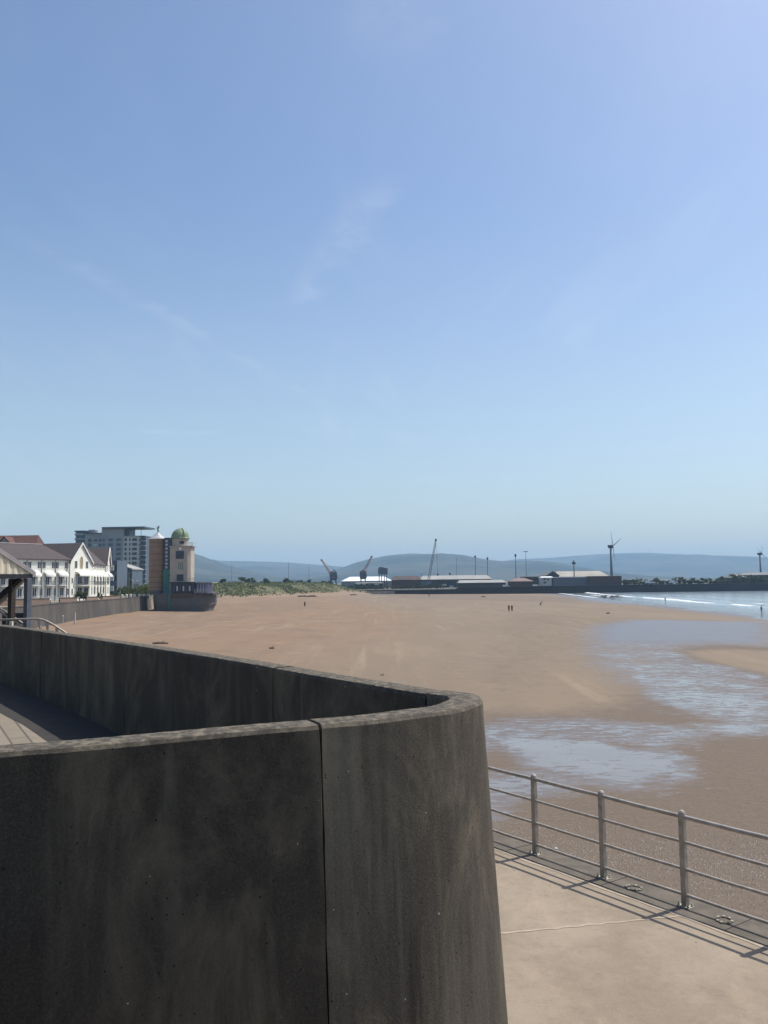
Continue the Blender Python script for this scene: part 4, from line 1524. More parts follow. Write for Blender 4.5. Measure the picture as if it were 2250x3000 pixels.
def shed(name, px0, px1, yr, ye, d, lab, wall=SHEDD, roof=SHEDG, depth=18., hip=0., gable=False, cat='shed', feats=()):
    a, b = F(px0, ye, d), F(px1, ye, d)
    zb = 3.4
    L = b.x - a.x
    ze = (F(px0, ye, d).z + F(px1, ye, d).z) / 2 - zb
    zr = (F(px0, yr, d).z + F(px1, yr, d).z) / 2 - zb
    t = thing(name, lab, cat, (a.x, d, zb))
    if gable:
        MB().loft([[(0, y, 0), (L, y, 0), (L, y, ze), (L / 2, y, zr), (0, y, ze)] for y in (0, depth)]).build('wall', wall, t)
        rf = MB()
        gable_roof(rf, 0, L, 0, depth, ze, zr, .4, .3, 'y')
        rf.build('roof', roof, t)
    else:
        MB().box(0, L, 0, depth, 0, ze).build('wall', wall, t)
        ov = .5
        bs = [(-ov, -ov, ze), (L + ov, -ov, ze), (L + ov, depth + ov, ze), (-ov, depth + ov, ze)]
        MB().add(bs + [(hip, depth / 2, zr), (L - hip, depth / 2, zr)], [(0, 1, 5, 4), (1, 2, 5), (2, 3, 4, 5), (3, 0, 4), (3, 2, 1, 0)]).build('roof', roof, t)
    for nm, x0, x1, y0, y1, m_ in feats:
        MB().box(F(x0, 1700, d).x - a.x, F(x1, 1700, d).x - a.x, -.25, .2, F(x0, y1, d).z - zb, F(x0, y0, d).z - zb).build(nm, m_, t)
    return t


shed('warehouse', 1000, 1148, 1689, 1702, 900, 'long warehouse with bright white roof behind the cranes', SHEDG, SHEDW, 40, 8)
shed('workshop', 1040, 1122, 1706, 1709, 640, 'low workshop with white doors below the white warehouse', SHEDD, SHEDG, 14, 1, feats=(('door', 1044, 1056, 1709.5, 1713, SHEDWW), ('door', 1061, 1071, 1709.5, 1713, SHEDWW), ('door', 1078, 1090, 1708, 1714, SHEDG), ('door', 1096, 1110, 1708, 1714, SHEDWW)))
shed('warehouse', 1148, 1234, 1687, 1699, 640, 'brown warehouse with a white strip along its roof', SHEDBR, SHEDBR, 22, 2, feats=(('roof_light', 1165, 1204, 1693, 1696.5, SHEDWW),))
shed('warehouse', 1232, 1440, 1685.5, 1697, 690, 'very long grey roofed warehouse behind the harbour wall', SHEDD, SHEDL, 26, 2, feats=(('door', 1290, 1308, 1711, 1716, SHEDWW), ('door', 1316, 1328, 1716, 1722, SHEDWW)))
shed('warehouse', 1344, 1482, 1699, 1707, 600, 'low shed with pale grey green roof in front of the long warehouse', SHEDD, SHEDL, 18, 1)
shed('shed', 1496, 1562, 1693, 1703, 600, 'small shed with faded pinkish hipped roof', SHEDBR, M('pinkish roof', (.24, .17, .145), (.2, .14, .12), .2, .8), 14, 5)
shed('warehouse', 1536, 1588, 1688, 1690, 640, 'dark flat roofed block left of the white building', SHEDD, SHEDD, 20, 1)
shed('cabin', 1586, 1620, 1688.5, 1692, 610, 'white two storey cabin left of the big gabled shed', SHEDWW, SHEDW, 10, .5, feats=(('window', 1592, 1598, 1694, 1699, GLASS), ('window', 1602, 1608, 1696, 1700, GLASS), ('window', 1592, 1600, 1704, 1709, GLASS)))
bt = shed('boat_shed', 1601, 1638, 1674, 1686, 660, 'dark gable end of the big shed beside the white cabin', SHEDD, SHEDG, 30, gable=True)
shed('warehouse', 1632, 1784, 1672.5, 1689, 680, 'large shed with pale beige roof below the left wind turbine', SHEDD, M('beige shed roof', (.38, .35, .29), (.28, .26, .22), .12, .75), 34, 3, feats=(('door', 1648, 1660, 1697, 1704, SHEDWW),))
shed('storage_block', 1616, 1728, 1690, 1691.5, 610, 'blue grey storage block in front of the beige roofed shed', GREYPAINT, GREYPAINT, 14, .5)
shed('storage_block', 1727, 1821, 1687, 1688, 606, 'rusty dark red storage block right of the blue grey one', SHEDBR, SHEDBR, 14, .5)
shed('boat_shed', 2140, 2192, 1680, 1692, 640, 'dark shed with hipped roof at the foot of the right wind turbine', SHEDD, SHEDG, 22, 6)
shed('warehouse', 2176, 2330, 1676.5, 1684, 660, 'long shed with brown grey roof at the right edge below the small turbine', SHEDD, SHEDG, 24, 4)

# scrub and vehicles along the pier
vid = 0
for k in range(30):
    px = 1826 + k * 14.5 + rnd.uniform(-4, 4)
    d = 575 + rnd.uniform(0, 22)
    s_ = rnd.uniform(1.3, 2.3) + (1.0 if 1970 < px < 2010 or px > 2110 else 0)
    shrub('tree', px, d, 3.4, s_ * 1.7, s_, 190, 'dark bushy tree in the row behind the right part of the harbour wall', 'trees behind the harbour wall', LEAF2, .75, 'tree', .6)
for k in range(24):
    px = 992 + k * 13 + rnd.uniform(-4, 4)
    d = 585 + rnd.uniform(0, 20)
    s_ = rnd.uniform(.9, 1.7)
    shrub('bush', px, d, 3.3, s_ * 1.8, s_, 150, 'dark bush on the bank in front of the dock sheds', 'bushes in front of the dock sheds', LEAF2, .6, 'bush', .2)


def van(px, d, lab, colr, s_=1.):
    p = F(px, 1705, d)
    t = thing('parked_van', lab, 'van', (p.x, d, 5.2 if d < 553 else 3.4), 0, 'vans parked by the harbour wall')
    bd = MB()
    prof = [(-2.6, .4), (2.5, .4), (2.6, 1.1), (1.7, 1.35), (1.1, 2.2), (-2.6, 2.25)]
    bd.loft([[(x, y, z) for x, z in prof] for y in (-.95, .95)])
    bd.build('body', colr, t)
    MB().box(.2, 1.15, -.97, -.951, 1.4, 2.0).build('window', GLASS, t)
    for x in (-1.6, 1.6):
        MB().loft([[(x + .38 * math.cos(2 * PI * k / 12), y, .38 + .38 * math.sin(2 * PI * k / 12)) for k in range(12)] for y in (-.98, -.75)]).build('wheel', DARKST, t)


VW = M('white vehicle paint', (.75, .75, .75), (.7, .7, .7), .5, .3)
van(1902, 551, 'white van parked on the harbour wall, left of a pair', VW)
van(1973, 551, 'white van parked on the harbour wall below the dark tree clump', VW)
van(1484, 575, 'white van parked at the end of the low pale roofed shed', VW)
van(1572, 575, 'white van parked in front of the dark flat roofed block', VW)

# ------------------------------------------------------------------ cranes, masts, turbines
def lattice(mb, a, b, w0, w1, n, r):
    a, b = Vector(a), Vector(b)
    d = (b - a).normalized()
    s_ = d.cross(Vector((0, 1, 0))).normalized()
    q = Vector((0, 1, 0))
    cs = []
    for i in range(n + 1):
        t = i / n
        w = w0 + (w1 - w0) * t
        c = a.lerp(b, t)
        cs.append([c + s_ * w + q * w, c - s_ * w + q * w, c - s_ * w - q * w, c + s_ * w - q * w])
    for k in range(4):
        mb.tube([cs[i][k] for i in (0, n)], r, 4)
        for i in range(n):
            mb.tube([cs[i][k], cs[i + 1][(k + 1) % 4]], r * .6, 3)


def harbour_crane(px, ybase, ycab0, ycab1, wpx, jib0, jib1, d, lab):
    p = F(px, ybase, d)
    zb = 3.4
    t = thing('harbour_crane', lab, 'crane', (p.x, d, zb), 0, 'harbour cranes on the docks')
    k = d / FOC
    w = wpx * k / 2
    zc0, zc1 = F(px, ycab1, d).z - zb, F(px, ycab0, d).z - zb
    for sx in (-1, 1):
        for sy in (-1, 1):
            MB().bar((sx * w * 1.1, sy * w, 0), (sx * w * .6, sy * w * .6, zc0 - .8), .7).build('leg', DARKST, t)
    MB().box(-w * .9, w * .9, -w * .9, w * .9, zc0 - .8, zc0 - .005).build('portal', DARKST, t)
    cab = MB().box(-w, w, -w * .9, w * .9, zc0, zc1, .25)
    cab.box(w * .4, w * 1.15, -w * 1.1, -w * .91, zc0 + .2, zc0 + (zc1 - zc0) * .6)
    cab.build('machinery_house', TOWERD, t)
    am = MB()
    apx = F(px + (8 if jib1[0] < px else 0) * 0.4, jib0[1] - 12, d)
    ap = (apx.x - p.x, 0, apx.z - zb)
    am.bar((-w * .6, 0, zc1), ap, .45).bar((w * .6, 0, zc1), ap, .45)
    am.build('mast_frame', DARKST, t)
    a, b = F(*jib0, d), F(*jib1, d)
    a, b = Vector((a.x - p.x, -w, a.z - zb)), Vector((b.x - p.x, -w, b.z - zb))
    jb_ = MB()
    lattice(jb_, a, b, .75, .4, 9, .2)
    jb_.build('jib', ORANGE, t)
    MB().sph(b, .9, .7, .7).build('jib_head', DARKST, t)
    MB().tube([b, Vector(ap)], .08, 4).build('stay_cable', DARKST, t)


harbour_crane(977, 1716, 1675, 1697, 21, (970, 1682), (943, 1641), 700, 'harbour crane with orange jib pointing up to the left')
harbour_crane(1064, 1716, 1673, 1694, 19, (1062, 1682), (1089, 1631), 720, 'harbour crane with orange jib pointing up to the right')
p = F(1122, 1700, 740)
k = 740 / FOC
hp = thing('water_tank', 'dark square tank on tall legs right of the harbour cranes', 'tank', (p.x, 740, 3.4))
z0, z1 = F(1122, 1683, 740).z - 3.4, F(1122, 1664, 740).z - 3.4
MB().box(-14 * k, 14 * k, -3.5, 3.5, z0, z1, .4).build('tank', TOWERD, hp)
MB().lathe([(4, z1 + .005), (3.4, z1 + .9), (.2, z1 + 1.3)], 0, 0, 16).build('lid', TOWERD, hp)
for sx in (-11, -4, 4, 11):
    for sy in (-3, 3):
        MB().box(sx * k - .3, sx * k + .3, sy - .3, sy + .3, 0, z0).build('leg', DARKST, hp)

p = F(1257, 1688, 660)
lc = thing('crawler_crane', 'tall lattice boom crane leaning right behind the long warehouse', 'crane', (p.x, 660, 3.4))
MB().box(-6, 1.5, -2, 2, 1.2, 4.6, .2).build('cab', TOWERD, lc)
MB().box(-5, 3, -2.6, -1.6, 0, 1.2, .3).box(-5, 3, 1.6, 2.6, 0, 1.2, .3).build('track', DARKST, lc)
a, b = F(1253, 1690, 660), F(1277, 1582, 660)
a, b = Vector((a.x - p.x, 0, 3)), Vector((b.x - p.x, 0, b.z - 3.4))
m_ = MB()
lattice(m_, a, b, .75, .45, 16, .15)
m_.build('boom', RAILG, lc)
MB().sph(b, .8, .6, 1.0).build('boom_head', DARKST, lc)
MB().tube([b, (b.x + 1.0, 0, F(1281, 1682, 660).z - 3.4)], .07, 4).build('hoist_rope', DARKST, lc)
MB().sph((b.x + 1.0, 0, F(1281, 1683, 660).z - 3.4), .7, .5, .9).build('hook_block', DARKST, lc)


def mast(px, y0, d, lab, r=.35, head=None, group='slender masts on the docks'):
    p = F(px, y0, d)
    t = thing('light_mast', lab, 'mast', (p.x, d, 3.4), 0, group)
    h = p.z - 3.4
    MB().tube([(0, 0, 0), (0, 0, h)], r, 8, r * .6).build('pole', TURB, t)
    if head == 'T':
        MB().box(-2.2, 2.2, -.25, .25, h - .3, h + .3).build('lamp_head', DARKST, t)
    elif head == 'ring':
        MB().lathe([(.6, h - 1.6), (1.5, h - 1.2), (1.5, h - .2), (.6, h + .2), (.2, h + 1.5)], 0, 0, 12).build('lamp_head', DARKST, t)
    elif head == 'knob':
        MB().lathe([(.5, h - 1.8), (.75, h - 1.5), (.75, h + .2), (.3, h + .6)], 0, 0, 10).build('lamp_head', DARKST, t)


mast(1337, 1633, 800, 'faint thin mast between the lattice crane and a pair of darker masts', .22)
mast(1392, 1629, 760, 'dark mast above the long warehouse, left of a pair', .38, 'knob')
mast(1428, 1634, 760, 'dark mast above the end of the long warehouse, right of a pair', .38, 'knob')
mast(1510, 1625, 700, 'dark mast standing behind the shed with pinkish roof', .42, 'knob')
mast(1540, 1616, 820, 'tall thin mast with T shaped lamp head', .3, 'T')
mast(1681, 1647, 640, 'floodlight mast with round lamp head in front of the beige roofed shed', .5, 'ring')
mast(845, 1646, 900, 'faint thin mast above the middle of the dunes', .28)
mast(679, 1652, 900, 'faint thin mast above the left end of the dunes', .25)
mast(905, 1660, 950, 'faint thin mast left of the first harbour crane', .22)
mast(834, 1690, 640, 'short dark mast on the dune crest', .3)
mast(1236, 1681, 700, 'short mast at the left end of the long warehouse roof', .3)
mast(1318, 1679, 760, 'short mast rising from behind the middle of the long warehouse roof', .3, 'knob')


def turbine(px, yhub, d, blen, angs, lab, zb=3.4, mat=TURB, k=1., name='wind_turbine', rz=.5, group=None):
    p = F(px, yhub, d)
    t = thing(name, lab, 'wind turbine', (p.x, d, zb), rz, group)
    h = p.z - zb
    MB().tube([(0, 0, 0), (0, 0, h - .8 * k)], 1.25 * k, 14, .75 * k).build('tower', mat, t, smooth=True)
    MB().box(-1.0 * k, 1.0 * k, -2.2 * k, 2.6 * k, h - .95 * k, h + 1.0 * k, .3 * k).build('nacelle', DARKST if mat is TURB else mat, t)
    MB().lathe([(1.9 * k, h - 1.7 * k), (2.2 * k, h - 1.2 * k), (2.0 * k, h - 1.0 * k)], 0, 0, 14).build('service_platform', DARKST if mat is TURB else mat, t)
    MB().sph((0, -2.6 * k, h), .75 * k, .9 * k, .75 * k).build('hub', mat, t)
    for a in angs:
        c, s_ = math.sin(a), math.cos(a)
        bl = MB()
        rings = []
        for q, w, tk in ((.3, .25, .25), (.12 * blen, .42, .2), (.3 * blen, .34, .12), (.7 * blen, .2, .07), (blen, .07, .03)):
            u_ = Vector((c, 0, s_)) * q
            v_ = Vector((s_, 0, -c))
            o_ = Vector((0, -2.6 * k, h))
            rings.append([o_ + u_ + v_ * w * k * i + Vector((0, j * tk * k, 0)) for i, j in ((-1, 0), (0, -1), (1, 0), (0, 1))])
        bl.loft(rings).build('blade', mat, t)
    return t


turbine(1789, 1600, 720, 13, [math.radians(a) for a in (-8, 56, 172)], 'dark wind turbine with a stout tower right of the beige roofed shed')
turbine(2226, 1622, 900, 9.5, [math.radians(a) for a in (6, -52, 128)], 'smaller wind turbine at the right edge of the picture', k=.95)

# ------------------------------------------------------------------ hills
HILLS = []


def hills(name, pts, d, front, back, seed, rough=1., zb=3.):
    """ridge line at distance d with a rolling front and back slope"""
    P = [F(px, py, d) for px, py in pts]
    px_ = np.array([q.x for q in P])
    pz_ = np.array([q.z for q in P])
    xs = np.linspace(px_[0], px_[-1], 260)
    vs = np.linspace(-1, 1, 40)
    U, V = np.meshgrid(xs, vs)
    ridge = np.interp(U, px_, pz_)
    kk = 9
    ridge = np.apply_along_axis(lambda a: np.convolve(np.pad(a, kk, 'edge'), np.ones(2 * kk + 1) / (2 * kk + 1), 'valid'), 1, ridge)
    Y = d + np.where(V < 0, V * front, V * back)
    prof = np.where(V < 0, (1 + V) ** .8, (1 - V) ** .7)
    nz = fbm(U / 420, Y / 420, seed, 5) - .48
    Z = zb + (ridge - zb) * prof * (1 + .9 * nz * rough * np.sin(np.clip(-V, 0, 1) * PI)) + 5 * (fbm(U / 90, Y / 90, seed + 5, 3) - .45) * prof
    n1, n2 = Z.shape
    me = bpy.data.meshes.new(name)
    verts = np.stack([U, Y, Z], -1).reshape(-1, 3)
    i = np.arange(n1 * n2).reshape(n1, n2)
    q = np.stack([i[:-1, :-1], i[:-1, 1:], i[1:, 1:], i[1:, :-1]], -1).reshape(-1, 4)
    me.from_pydata(verts.tolist(), [], q.tolist())
    me.polygons.foreach_set('use_smooth', [True] * len(me.polygons))
    me.materials.append(HILL)
    o = bpy.data.objects.new(name, me)
    col.objects.link(o)
    tag(o, kind='structure')
    return lambda x: float(np.interp(x, px_, pz_))


hills('hill', [(-700, 1690), (-200, 1640), (100, 1625), (400, 1612), (530, 1611), (565, 1615), (590, 1625), (618, 1640), (660, 1655), (730, 1672), (830, 1690), (900, 1699)], 4200, 1700, 900, 1, .7)
hills('hill', [(-600, 1650), (300, 1640), (560, 1638), (620, 1642), (700, 1642), (770, 1645), (860, 1646), (920, 1653), (985, 1659), (1060, 1661), (1150, 1672), (1300, 1690)], 6800, 2200, 1000, 4)
hills('hill', [(860, 1699), (960, 1680), (1010, 1661), (1050, 1645), (1110, 1630), (1160, 1623), (1220, 1620), (1290, 1624), (1370, 1632), (1410, 1636), (1460, 1643), (1540, 1640), (1640, 1658), (1800, 1690)], 5000, 1600, 900, 7)
HX = hills('hill', [(1250, 1690), (1380, 1658), (1460, 1643), (1540, 1637), (1610, 1634), (1700, 1625), (1760, 1622), (1830, 1618), (1900, 1620), (1990, 1622), (2040, 1625), (2075, 1628), (2115, 1626), (2170, 1629), (2250, 1634), (2500, 1640), (3000, 1662)], 8200, 2600, 1000, 11)
for k, (px, a0) in enumerate(((1862, .3), (1903, 1.1), (1987, .7), (2060, .1), (2101, .9))):
    d = 8200.
    x = F(px, 1620, d).x
    yh = {1862: 1611, 1903: 1611, 1987: 1614, 2060: 1616, 2101: 1616}[px]
    turbine(px, yh, d, 26, [a0, a0 + 2.094, a0 + 4.188], 'tiny faint white wind turbine on the crest of the distant hill', HX(x) - 9, TURBW, 2.0, 'wind_turbine', .3, 'wind turbines on the distant hill')

# ------------------------------------------------------------------ small things on the beach
def zs(x, y):
    return float(sand_z(np.array([x]), np.array([y]))[0])


p = F(219, 1822, 150)
zz = zs(p.x, 150)
tag(MB().tube([(p.x, 150, zz - .3), (p.x + .03, 150, zz + 2.0)], .14, 10, .12).build('marker_post', WPOST), 'white marker post standing in the sand below the far sea wall', 'post')
p = F(184, 1812, 149)
zz = zs(p.x, 149)
tag(MB().tube([(p.x, 149, zz - .3), (p.x, 149, zz + 1.35)], .09, 8, .08).sph((p.x, 149, zz + 1.35), .16).build('marker_post', WPOST), 'shorter thin pale post with round top near the far sea wall', 'post')


def log(px, py, L, r, rz, lab, cat='driftwood', name='driftwood', z=None):
    q = G(px, py, 1.6)
    zz = zs(q.x, q.y)
    q = G(px, py, zz)
    d = Vector((math.cos(rz), math.sin(rz), 0))
    mb = MB()
    c = Vector((q.x, q.y, zs(q.x, q.y) + r * .5))
    mb.tube([c - d * L / 2, c - d * L * .1 + Vector((0, 0, r * .5)), c + d * L / 2], r, 7, r * .6)
    mb.tube([c, c + d * L * .2 + Vector((.1, .3, r * 2.2))], r * .5, 5, r * .2)
    tag(mb.build(name, WOOD), lab, cat)


log(470, 1887, 1.9, .14, .1, 'dark driftwood log on the sand just beyond the parapet wall')
log(797, 1902, .6, .13, .8, 'small dark lump of driftwood on the smooth sand')
log(888, 1749, 5.5, .4, .05, 'long dark driftwood pile at the foot of the dunes, left of two')
log(915, 1749, 4.0, .45, .2, 'dark driftwood pile at the foot of the dunes, right of two')
log(733, 1746, 1.6, .5, .9, 'dark driftwood stump below the grassy dunes')
log(1035, 1744, 4., .35, .2, 'small dark debris in front of the groyne')
log(1782, 1797, 1.0, .2, .5, 'tiny dark debris on the damp sand before the sea')
log(1416, 1749, 2.5, .3, .5, 'small dark debris on the far sand below the harbour wall')
log(1120, 1982, .3, .05, .5, 'tiny stick on the sand beside the parapet nose')

pbm = MB()
r = random.Random(5)
for k in range(2600):
    q = G(r.uniform(1440, 2260), 2390 + abs(r.gauss(0, 1)) * 90 + r.uniform(0, 120), .7)
    s_ = r.uniform(.012, .05)
    z_ = zs(q.x, q.y)
    pbm.add([(q.x - s_, q.y, z_), (q.x, q.y - s_ * .8, z_), (q.x + s_, q.y, z_), (q.x, q.y + s_ * .8, z_), (q.x, q.y, z_ + s_ * .7)], [(0, 1, 4), (1, 2, 4), (2, 3, 4), (3, 0, 4)])
tag(pbm.build('shingle', STONE), 'scattered pale pebbles and shells on the damp sand below the walkway', 'pebbles', kind='stuff')


# ------------------------------------------------------------------ people
SKIN = M('skin', (.45, .28, .2), (.4, .25, .18), 5, .6)
HAIR = M('dark hair', (.03, .022, .018), (.02, .016, .012), 20, .6)


def cloth(c):
    return M('cloth', c, tuple(x * .7 for x in c), 6, .9)


def skin_mesh(name, pts, edges, rad, mat, parent=None, sub=1, root=0):
    me = bpy.data.meshes.new(name)
    me.from_pydata(pts, edges, [])
    o = bpy.data.objects.new(name, me)
    col.objects.link(o)
    m_ = o.modifiers.new('Skin', 'SKIN')
    m_.use_smooth_shade = True
    for i, r in enumerate(rad):
        sv = me.skin_vertices[0].data[i]
        sv.radius = (r, r) if not isinstance(r, tuple) else r
        sv.use_root = (i == root)
    s_ = o.modifiers.new('Sub', 'SUBSURF')
    s_.levels = s_.render_levels = sub
    dg = bpy.context.evaluated_depsgraph_get()
    nm = bpy.data.meshes.new_from_object(o.evaluated_get(dg))
    o.modifiers.clear()
    o.data = nm
    nm.materials.clear()
    nm.materials.append(mat)
    if parent is not None:
        o.parent = parent
    return o


def person(px, py, zg, rz, lab, top, bot, pose='walk', scale=1., feet=None):
    q = G(px, py, zg)
    if feet is None:
        zg = zs(q.x, q.y)
        q = G(px, py, zg)
        zg = zs(q.x, q.y)
    st = {'walk': (.26, -.2), 'stand': (.05, -.03), 'bend': (.2, -.22)}[pose]
    lean = {'walk': .04, 'stand': 0., 'bend': .42}[pose]
    J = {}
    pel = Vector((0, 0, .93 if pose != 'bend' else .82))
    che = pel + Vector((0, -lean * .9, .42 if pose != 'bend' else .33))
    nek = che + Vector((0, -lean * .35, .16))
    hd = nek + Vector((0, -lean * .3 - .02, .13))
    crown = hd + Vector((0, -.02, .14))
    pts = [pel, che, nek, hd, crown]
    edges = [(0, 1), (1, 2), (2, 3), (3, 4)]
    rad = [.145, .15, .06, .095, .07]

    def add(p, r, par):
        pts.append(Vector(p))
        rad.append(r)
        edges.append((par, len(pts) - 1))
        return len(pts) - 1
    legs, arms = [], []
    nose = add(hd + Vector((0, -.1, -.005)), .02, 3)
    for sx, off in ((-1, st[0]), (1, st[1])):
        hp_ = add((sx * .09, 0, pel.z - .06), .1, 0)
        kn_ = add((sx * .1, -off * .5 - .06, pel.z * .53), .065, hp_)
        an = add((sx * .1, -off, .09), .042, kn_)
        to = add((sx * .11, -off - .15, .04), .035, an)
        legs.append((hp_, kn_, an))
        sh = add(che + Vector((sx * .19, 0, .07)), .062, 1)
        sw = off if pose != 'bend' else -.35
        el = add(che + Vector((sx * .24, sw * .35 + .02, -.2)), .045, sh)
        wr = add(che + Vector((sx * .24, sw * .7 - .05, -.43)), .03, el)
        pm_ = add(che + Vector((sx * .24, sw * .75 - .07, -.5)), .03, wr)
        for k in range(4):
            b_ = pts[pm_] + Vector((0, -.03 + .02 * k, -.03))
            f1 = add(b_, .0095, pm_)
            add(b_ + Vector((-sx * .01, -.005, -.05 - .01 * (k in (1, 2)))), .008, f1)
        th_ = add(pts[pm_] + Vector((-sx * .02, -.045, .0)), .011, pm_)
        add(pts[th_] + Vector((-sx * .005, -.02, -.035)), .009, th_)
        arms.append((sh, el, wr))
    body = skin_mesh('person', [tuple(p * scale) for p in pts], edges, [r * scale for r in rad], SKIN)
    body.location = (q.x, q.y, zg - .01)
    body.rotation_euler = (0, 0, rz)
    tag(body, lab, 'person')
    # shirt
    ids = [0, 1] + [i for a in arms for i in a[:2]]
    mp = {g_: i for i, g_ in enumerate(ids)}
    skin_mesh('shirt', [tuple(pts[i] * scale) for i in ids], [(0, 1)] + [(1, mp[a[0]]) for a in arms] + [(mp[a[0]], mp[a[1]]) for a in arms], [(rad[i] + .025) * scale for i in ids], cloth(top), body)
    ids = [0] + [i for a in legs for i in a]
    mp = {g_: i for i, g_ in enumerate(ids)}
    skin_mesh('trousers', [tuple(pts[i] * scale) for i in ids], [(0, mp[a[0]]) for a in legs] + [(mp[a[0]], mp[a[1]]) for a in legs] + [(mp[a[1]], mp[a[2]]) for a in legs], [(rad[i] + .022) * scale for i in ids], cloth(bot), body)
    hh = MB().sph(tuple((hd + Vector((0, .02, .07))) * scale), .108 * scale, .115 * scale, .1 * scale, 12, 7)
    hh.build('hair', HAIR, body, smooth=True)
    return body


person(893, 1779, 1.8, .4, 'person in dark brown clothes walking alone on the sand below the dunes', (.05, .03, .025), (.03, .022, .02))
person(1491, 1791, .6, 2.9, 'person in dark clothes walking in a couple, the left one', (.03, .026, .03), (.025, .025, .03))
person(1500, 1791, .6, 3.0, 'person in dark clothes walking in a couple, the right one', (.05, .035, .035), (.03, .028, .03))
person(1583, 1775, .5, 1.2, 'person in dark trousers and pinkish top bending over the sand', (.3, .16, .15), (.04, .04, .05), 'bend')
person(1949, 1763, .0, 1.9, 'person in dark clothes standing in the shallow surf', (.03, .03, .035), (.03, .03, .035), 'stand', feet=True)
person(2231, 1795, .0, .4, 'person in pale clothes wading in the shallows at the right edge', (.3, .3, .28), (.2, .2, .2), 'walk', feet=True)
person(1257, 1748, 1., .4, 'tiny distant person in dark clothes on the sand before the harbour wall', (.04, .04, .045), (.03, .03, .035), 'stand')

# ------------------------------------------------------------------ light, sky, air
EL, AZ = math.radians(58.5), math.radians(60.)
wd = bpy.data.worlds.new('World')
sc.world = wd
wd.use_nodes = True
nt = wd.node_tree
nt.nodes.clear()
out = nt.nodes.new('ShaderNodeOutputWorld')
bg = nt.nodes.new('ShaderNodeBackground')
sky = nt.nodes.new('ShaderNodeTexSky')
sky.sky_type = 'NISHITA'
sky.sun_disc = False
sky.sun_elevation = EL
sky.sun_rotation = AZ
sky.altitude = 0
sky.air_density = 1.0
sky.dust_density = 1.9
sky.ozone_density = 3.5
bg.inputs[1].default_value = .15
# thin cirrus streaks
tc = nt.nodes.new('ShaderNodeTexCoord')
sp = nt.nodes.new('ShaderNodeSeparateXYZ')
nt.links.new(tc.outputs['Generated'], sp.inputs[0])


def wm(op, a, b=0.):
    n = nt.nodes.new('ShaderNodeMath')
    n.operation = op
    for i, v in enumerate((a, b)):
        if isinstance(v, bpy.types.NodeSocket):
            nt.links.new(v, n.inputs[i])
        else:
            n.inputs[i].default_value = v
    return n.outputs[0]


zc = wm('ADD', wm('MAXIMUM', sp.outputs[2], 0.0), .06)
cx, cy = wm('DIVIDE', sp.outputs[0], zc), wm('DIVIDE', sp.outputs[1], zc)
cmb = nt.nodes.new('ShaderNodeCombineXYZ')
nt.links.new(cx, cmb.inputs[0])
nt.links.new(cy, cmb.inputs[1])
mp = nt.nodes.new('ShaderNodeMapping')
nt.links.new(cmb.outputs[0], mp.inputs[0])
mp.inputs['Rotation'].default_value = (0, 0, .45)
mp.inputs['Scale'].default_value = (1.9, .55, 1)
mp.inputs['Location'].default_value = (.35, .2, 0)
n1 = nt.nodes.new('ShaderNodeTexNoise')
nt.links.new(mp.outputs[0], n1.inputs['Vector'])
n1.inputs['Scale'].default_value = 1.6
n1.inputs['Detail'].default_value = 8
n1.inputs['Roughness'].default_value = .62
n1.inputs['Distortion'].default_value = .7
n2 = nt.nodes.new('ShaderNodeTexNoise')
nt.links.new(cmb.outputs[0], n2.inputs['Vector'])
n2.inputs['Scale'].default_value = .45
n2.inputs['Detail'].default_value = 3


def wr(v, a, b, c, d):
    n = nt.nodes.new('ShaderNodeMapRange')
    n.interpolation_type = 'SMOOTHSTEP'
    nt.links.new(v, n.inputs[0])
    for i, q in zip((1, 2, 3, 4), (a, b, c, d)):
        n.inputs[i].default_value = q
    return n.outputs[0]


cl = wm('MULTIPLY', wr(n1.outputs[0], .48, .8, 0, .12), wr(n2.outputs[0], .38, .6, .15, 1))


def streak(p0, p1, wid, amp):
    """thin cirrus trail between two points of the cloud layer"""
    (x0, y0), (x1, y1) = p0, p1
    L = math.hypot(x1 - x0, y1 - y0)
    ux, uy = (x1 - x0) / L, (y1 - y0) / L
    nx, ny = -uy, ux
    along = wm('ADD', wm('MULTIPLY', cx, ux), wm('SUBTRACT', wm('MULTIPLY', cy, uy), x0 * ux + y0 * uy))
    across = wm('ADD', wm('MULTIPLY', cx, nx), wm('SUBTRACT', wm('MULTIPLY', cy, ny), x0 * nx + y0 * ny))
    n3 = nt.nodes.new('ShaderNodeTexNoise')
    nt.links.new(cmb.outputs[0], n3.inputs['Vector'])
    n3.inputs['Scale'].default_value = 5
    n3.inputs['Detail'].default_value = 6
    n3.inputs['Roughness'].default_value = .7
    across = wm('ADD', across, wm('MULTIPLY', wm('SUBTRACT', n3.outputs[0], .5), wid * 2.5))
    m = wr(wm('ABSOLUTE', across), 0, wid, amp, 0)
    m = wm('MULTIPLY', m, wm('MULTIPLY', wr(along, -.15 * L, .2 * L, 0, 1), wr(along, .75 * L, 1.1 * L, 1, 0)))
    return wm('MULTIPLY', m, wr(n3.outputs[0], .35, .65, .15, 1))


def cp(px, py):
    d = ray(px, py).normalized()
    return d.x / (d.z + .06), d.y / (d.z + .06)


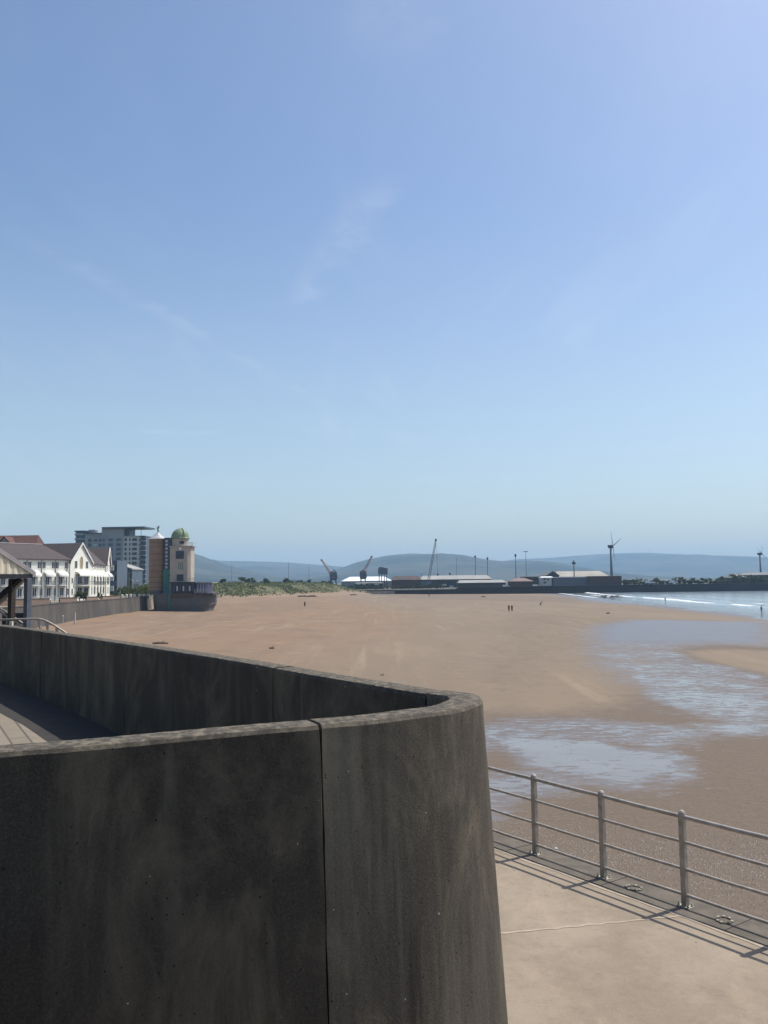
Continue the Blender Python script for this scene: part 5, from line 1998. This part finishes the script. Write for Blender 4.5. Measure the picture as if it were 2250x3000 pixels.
for a_, b_, w_, k_ in (((1110, 540), (860, 900), .08, .14), ((0, 660), (950, 1190), .06, .08), ((400, 1265), (640, 1268), .06, .12), ((1000, 60), (1300, 130), .12, .06)):
    cl = wm('ADD', cl, streak(cp(*a_), cp(*b_), w_, k_))
mx = nt.nodes.new('ShaderNodeMix')
mx.data_type = 'RGBA'
nt.links.new(cl, mx.inputs[0])
hs = nt.nodes.new('ShaderNodeHueSaturation')
hs.inputs['Saturation'].default_value = 1.05
nt.links.new(sky.outputs[0], hs.inputs['Color'])
vl = nt.nodes.new('ShaderNodeMix')          # thin even cirrostratus veil, thicker towards the horizon
vl.data_type = 'RGBA'
nt.links.new(wr(sp.outputs[2], .1, .45, .22, 0), vl.inputs[0])
nt.links.new(hs.outputs[0], vl.inputs[6])
vl.inputs[7].default_value = (5., 5.7, 5.1, 1)
nt.links.new(vl.outputs[2], mx.inputs[6])
mx.inputs[7].default_value = (6.2, 6.5, 6.9, 1)
nt.links.new(mx.outputs[2], bg.inputs[0])
nt.links.new(bg.outputs[0], out.inputs[0])

sl_ = bpy.data.lights.new('sun', 'SUN')
sl_.energy = 5.0
sl_.angle = math.radians(.5)
sl_.color = (1., .95, .86)
so = bpy.data.objects.new('sun', sl_)
col.objects.link(so)
sd = Vector((math.cos(EL) * math.sin(AZ), math.cos(EL) * math.cos(AZ), math.sin(EL)))
so.rotation_euler = (-sd).to_track_quat('-Z', 'Y').to_euler()
so.location = (30, 20, 60)

hz = MB().box(-9000, 9000, -1000, 10500, -3, 335)
hm = bpy.data.materials.new('haze air')
hm.use_nodes = True
hm.node_tree.nodes.clear()
ho = hm.node_tree.nodes.new('ShaderNodeOutputMaterial')
pv = hm.node_tree.nodes.new('ShaderNodeVolumePrincipled')
pv.inputs['Color'].default_value = (.49, .735, 1., 1)
pv.inputs['Density'].default_value = 1.25e-4
pv.inputs['Anisotropy'].default_value = .0
hm.node_tree.links.new(pv.outputs[0], ho.inputs['Volume'])
tag(hz.build('haze', hm), kind='stuff')

# ------------------------------------------------------------------ render settings
sc.view_settings.view_transform = 'Standard'
sc.view_settings.look = 'None'
sc.view_settings.exposure = 0.0
sc.view_settings.gamma = 1.0
sc.render.engine = 'CYCLES'
sc.cycles.use_denoising = True
sc.cycles.max_bounces = 6
sc.cycles.diffuse_bounces = 3
sc.cycles.glossy_bounces = 3
sc.cycles.volume_bounces = 2
sc.cycles.caustics_reflective = False
sc.cycles.caustics_refractive = False
sc.cycles.sample_clamp_indirect = 6
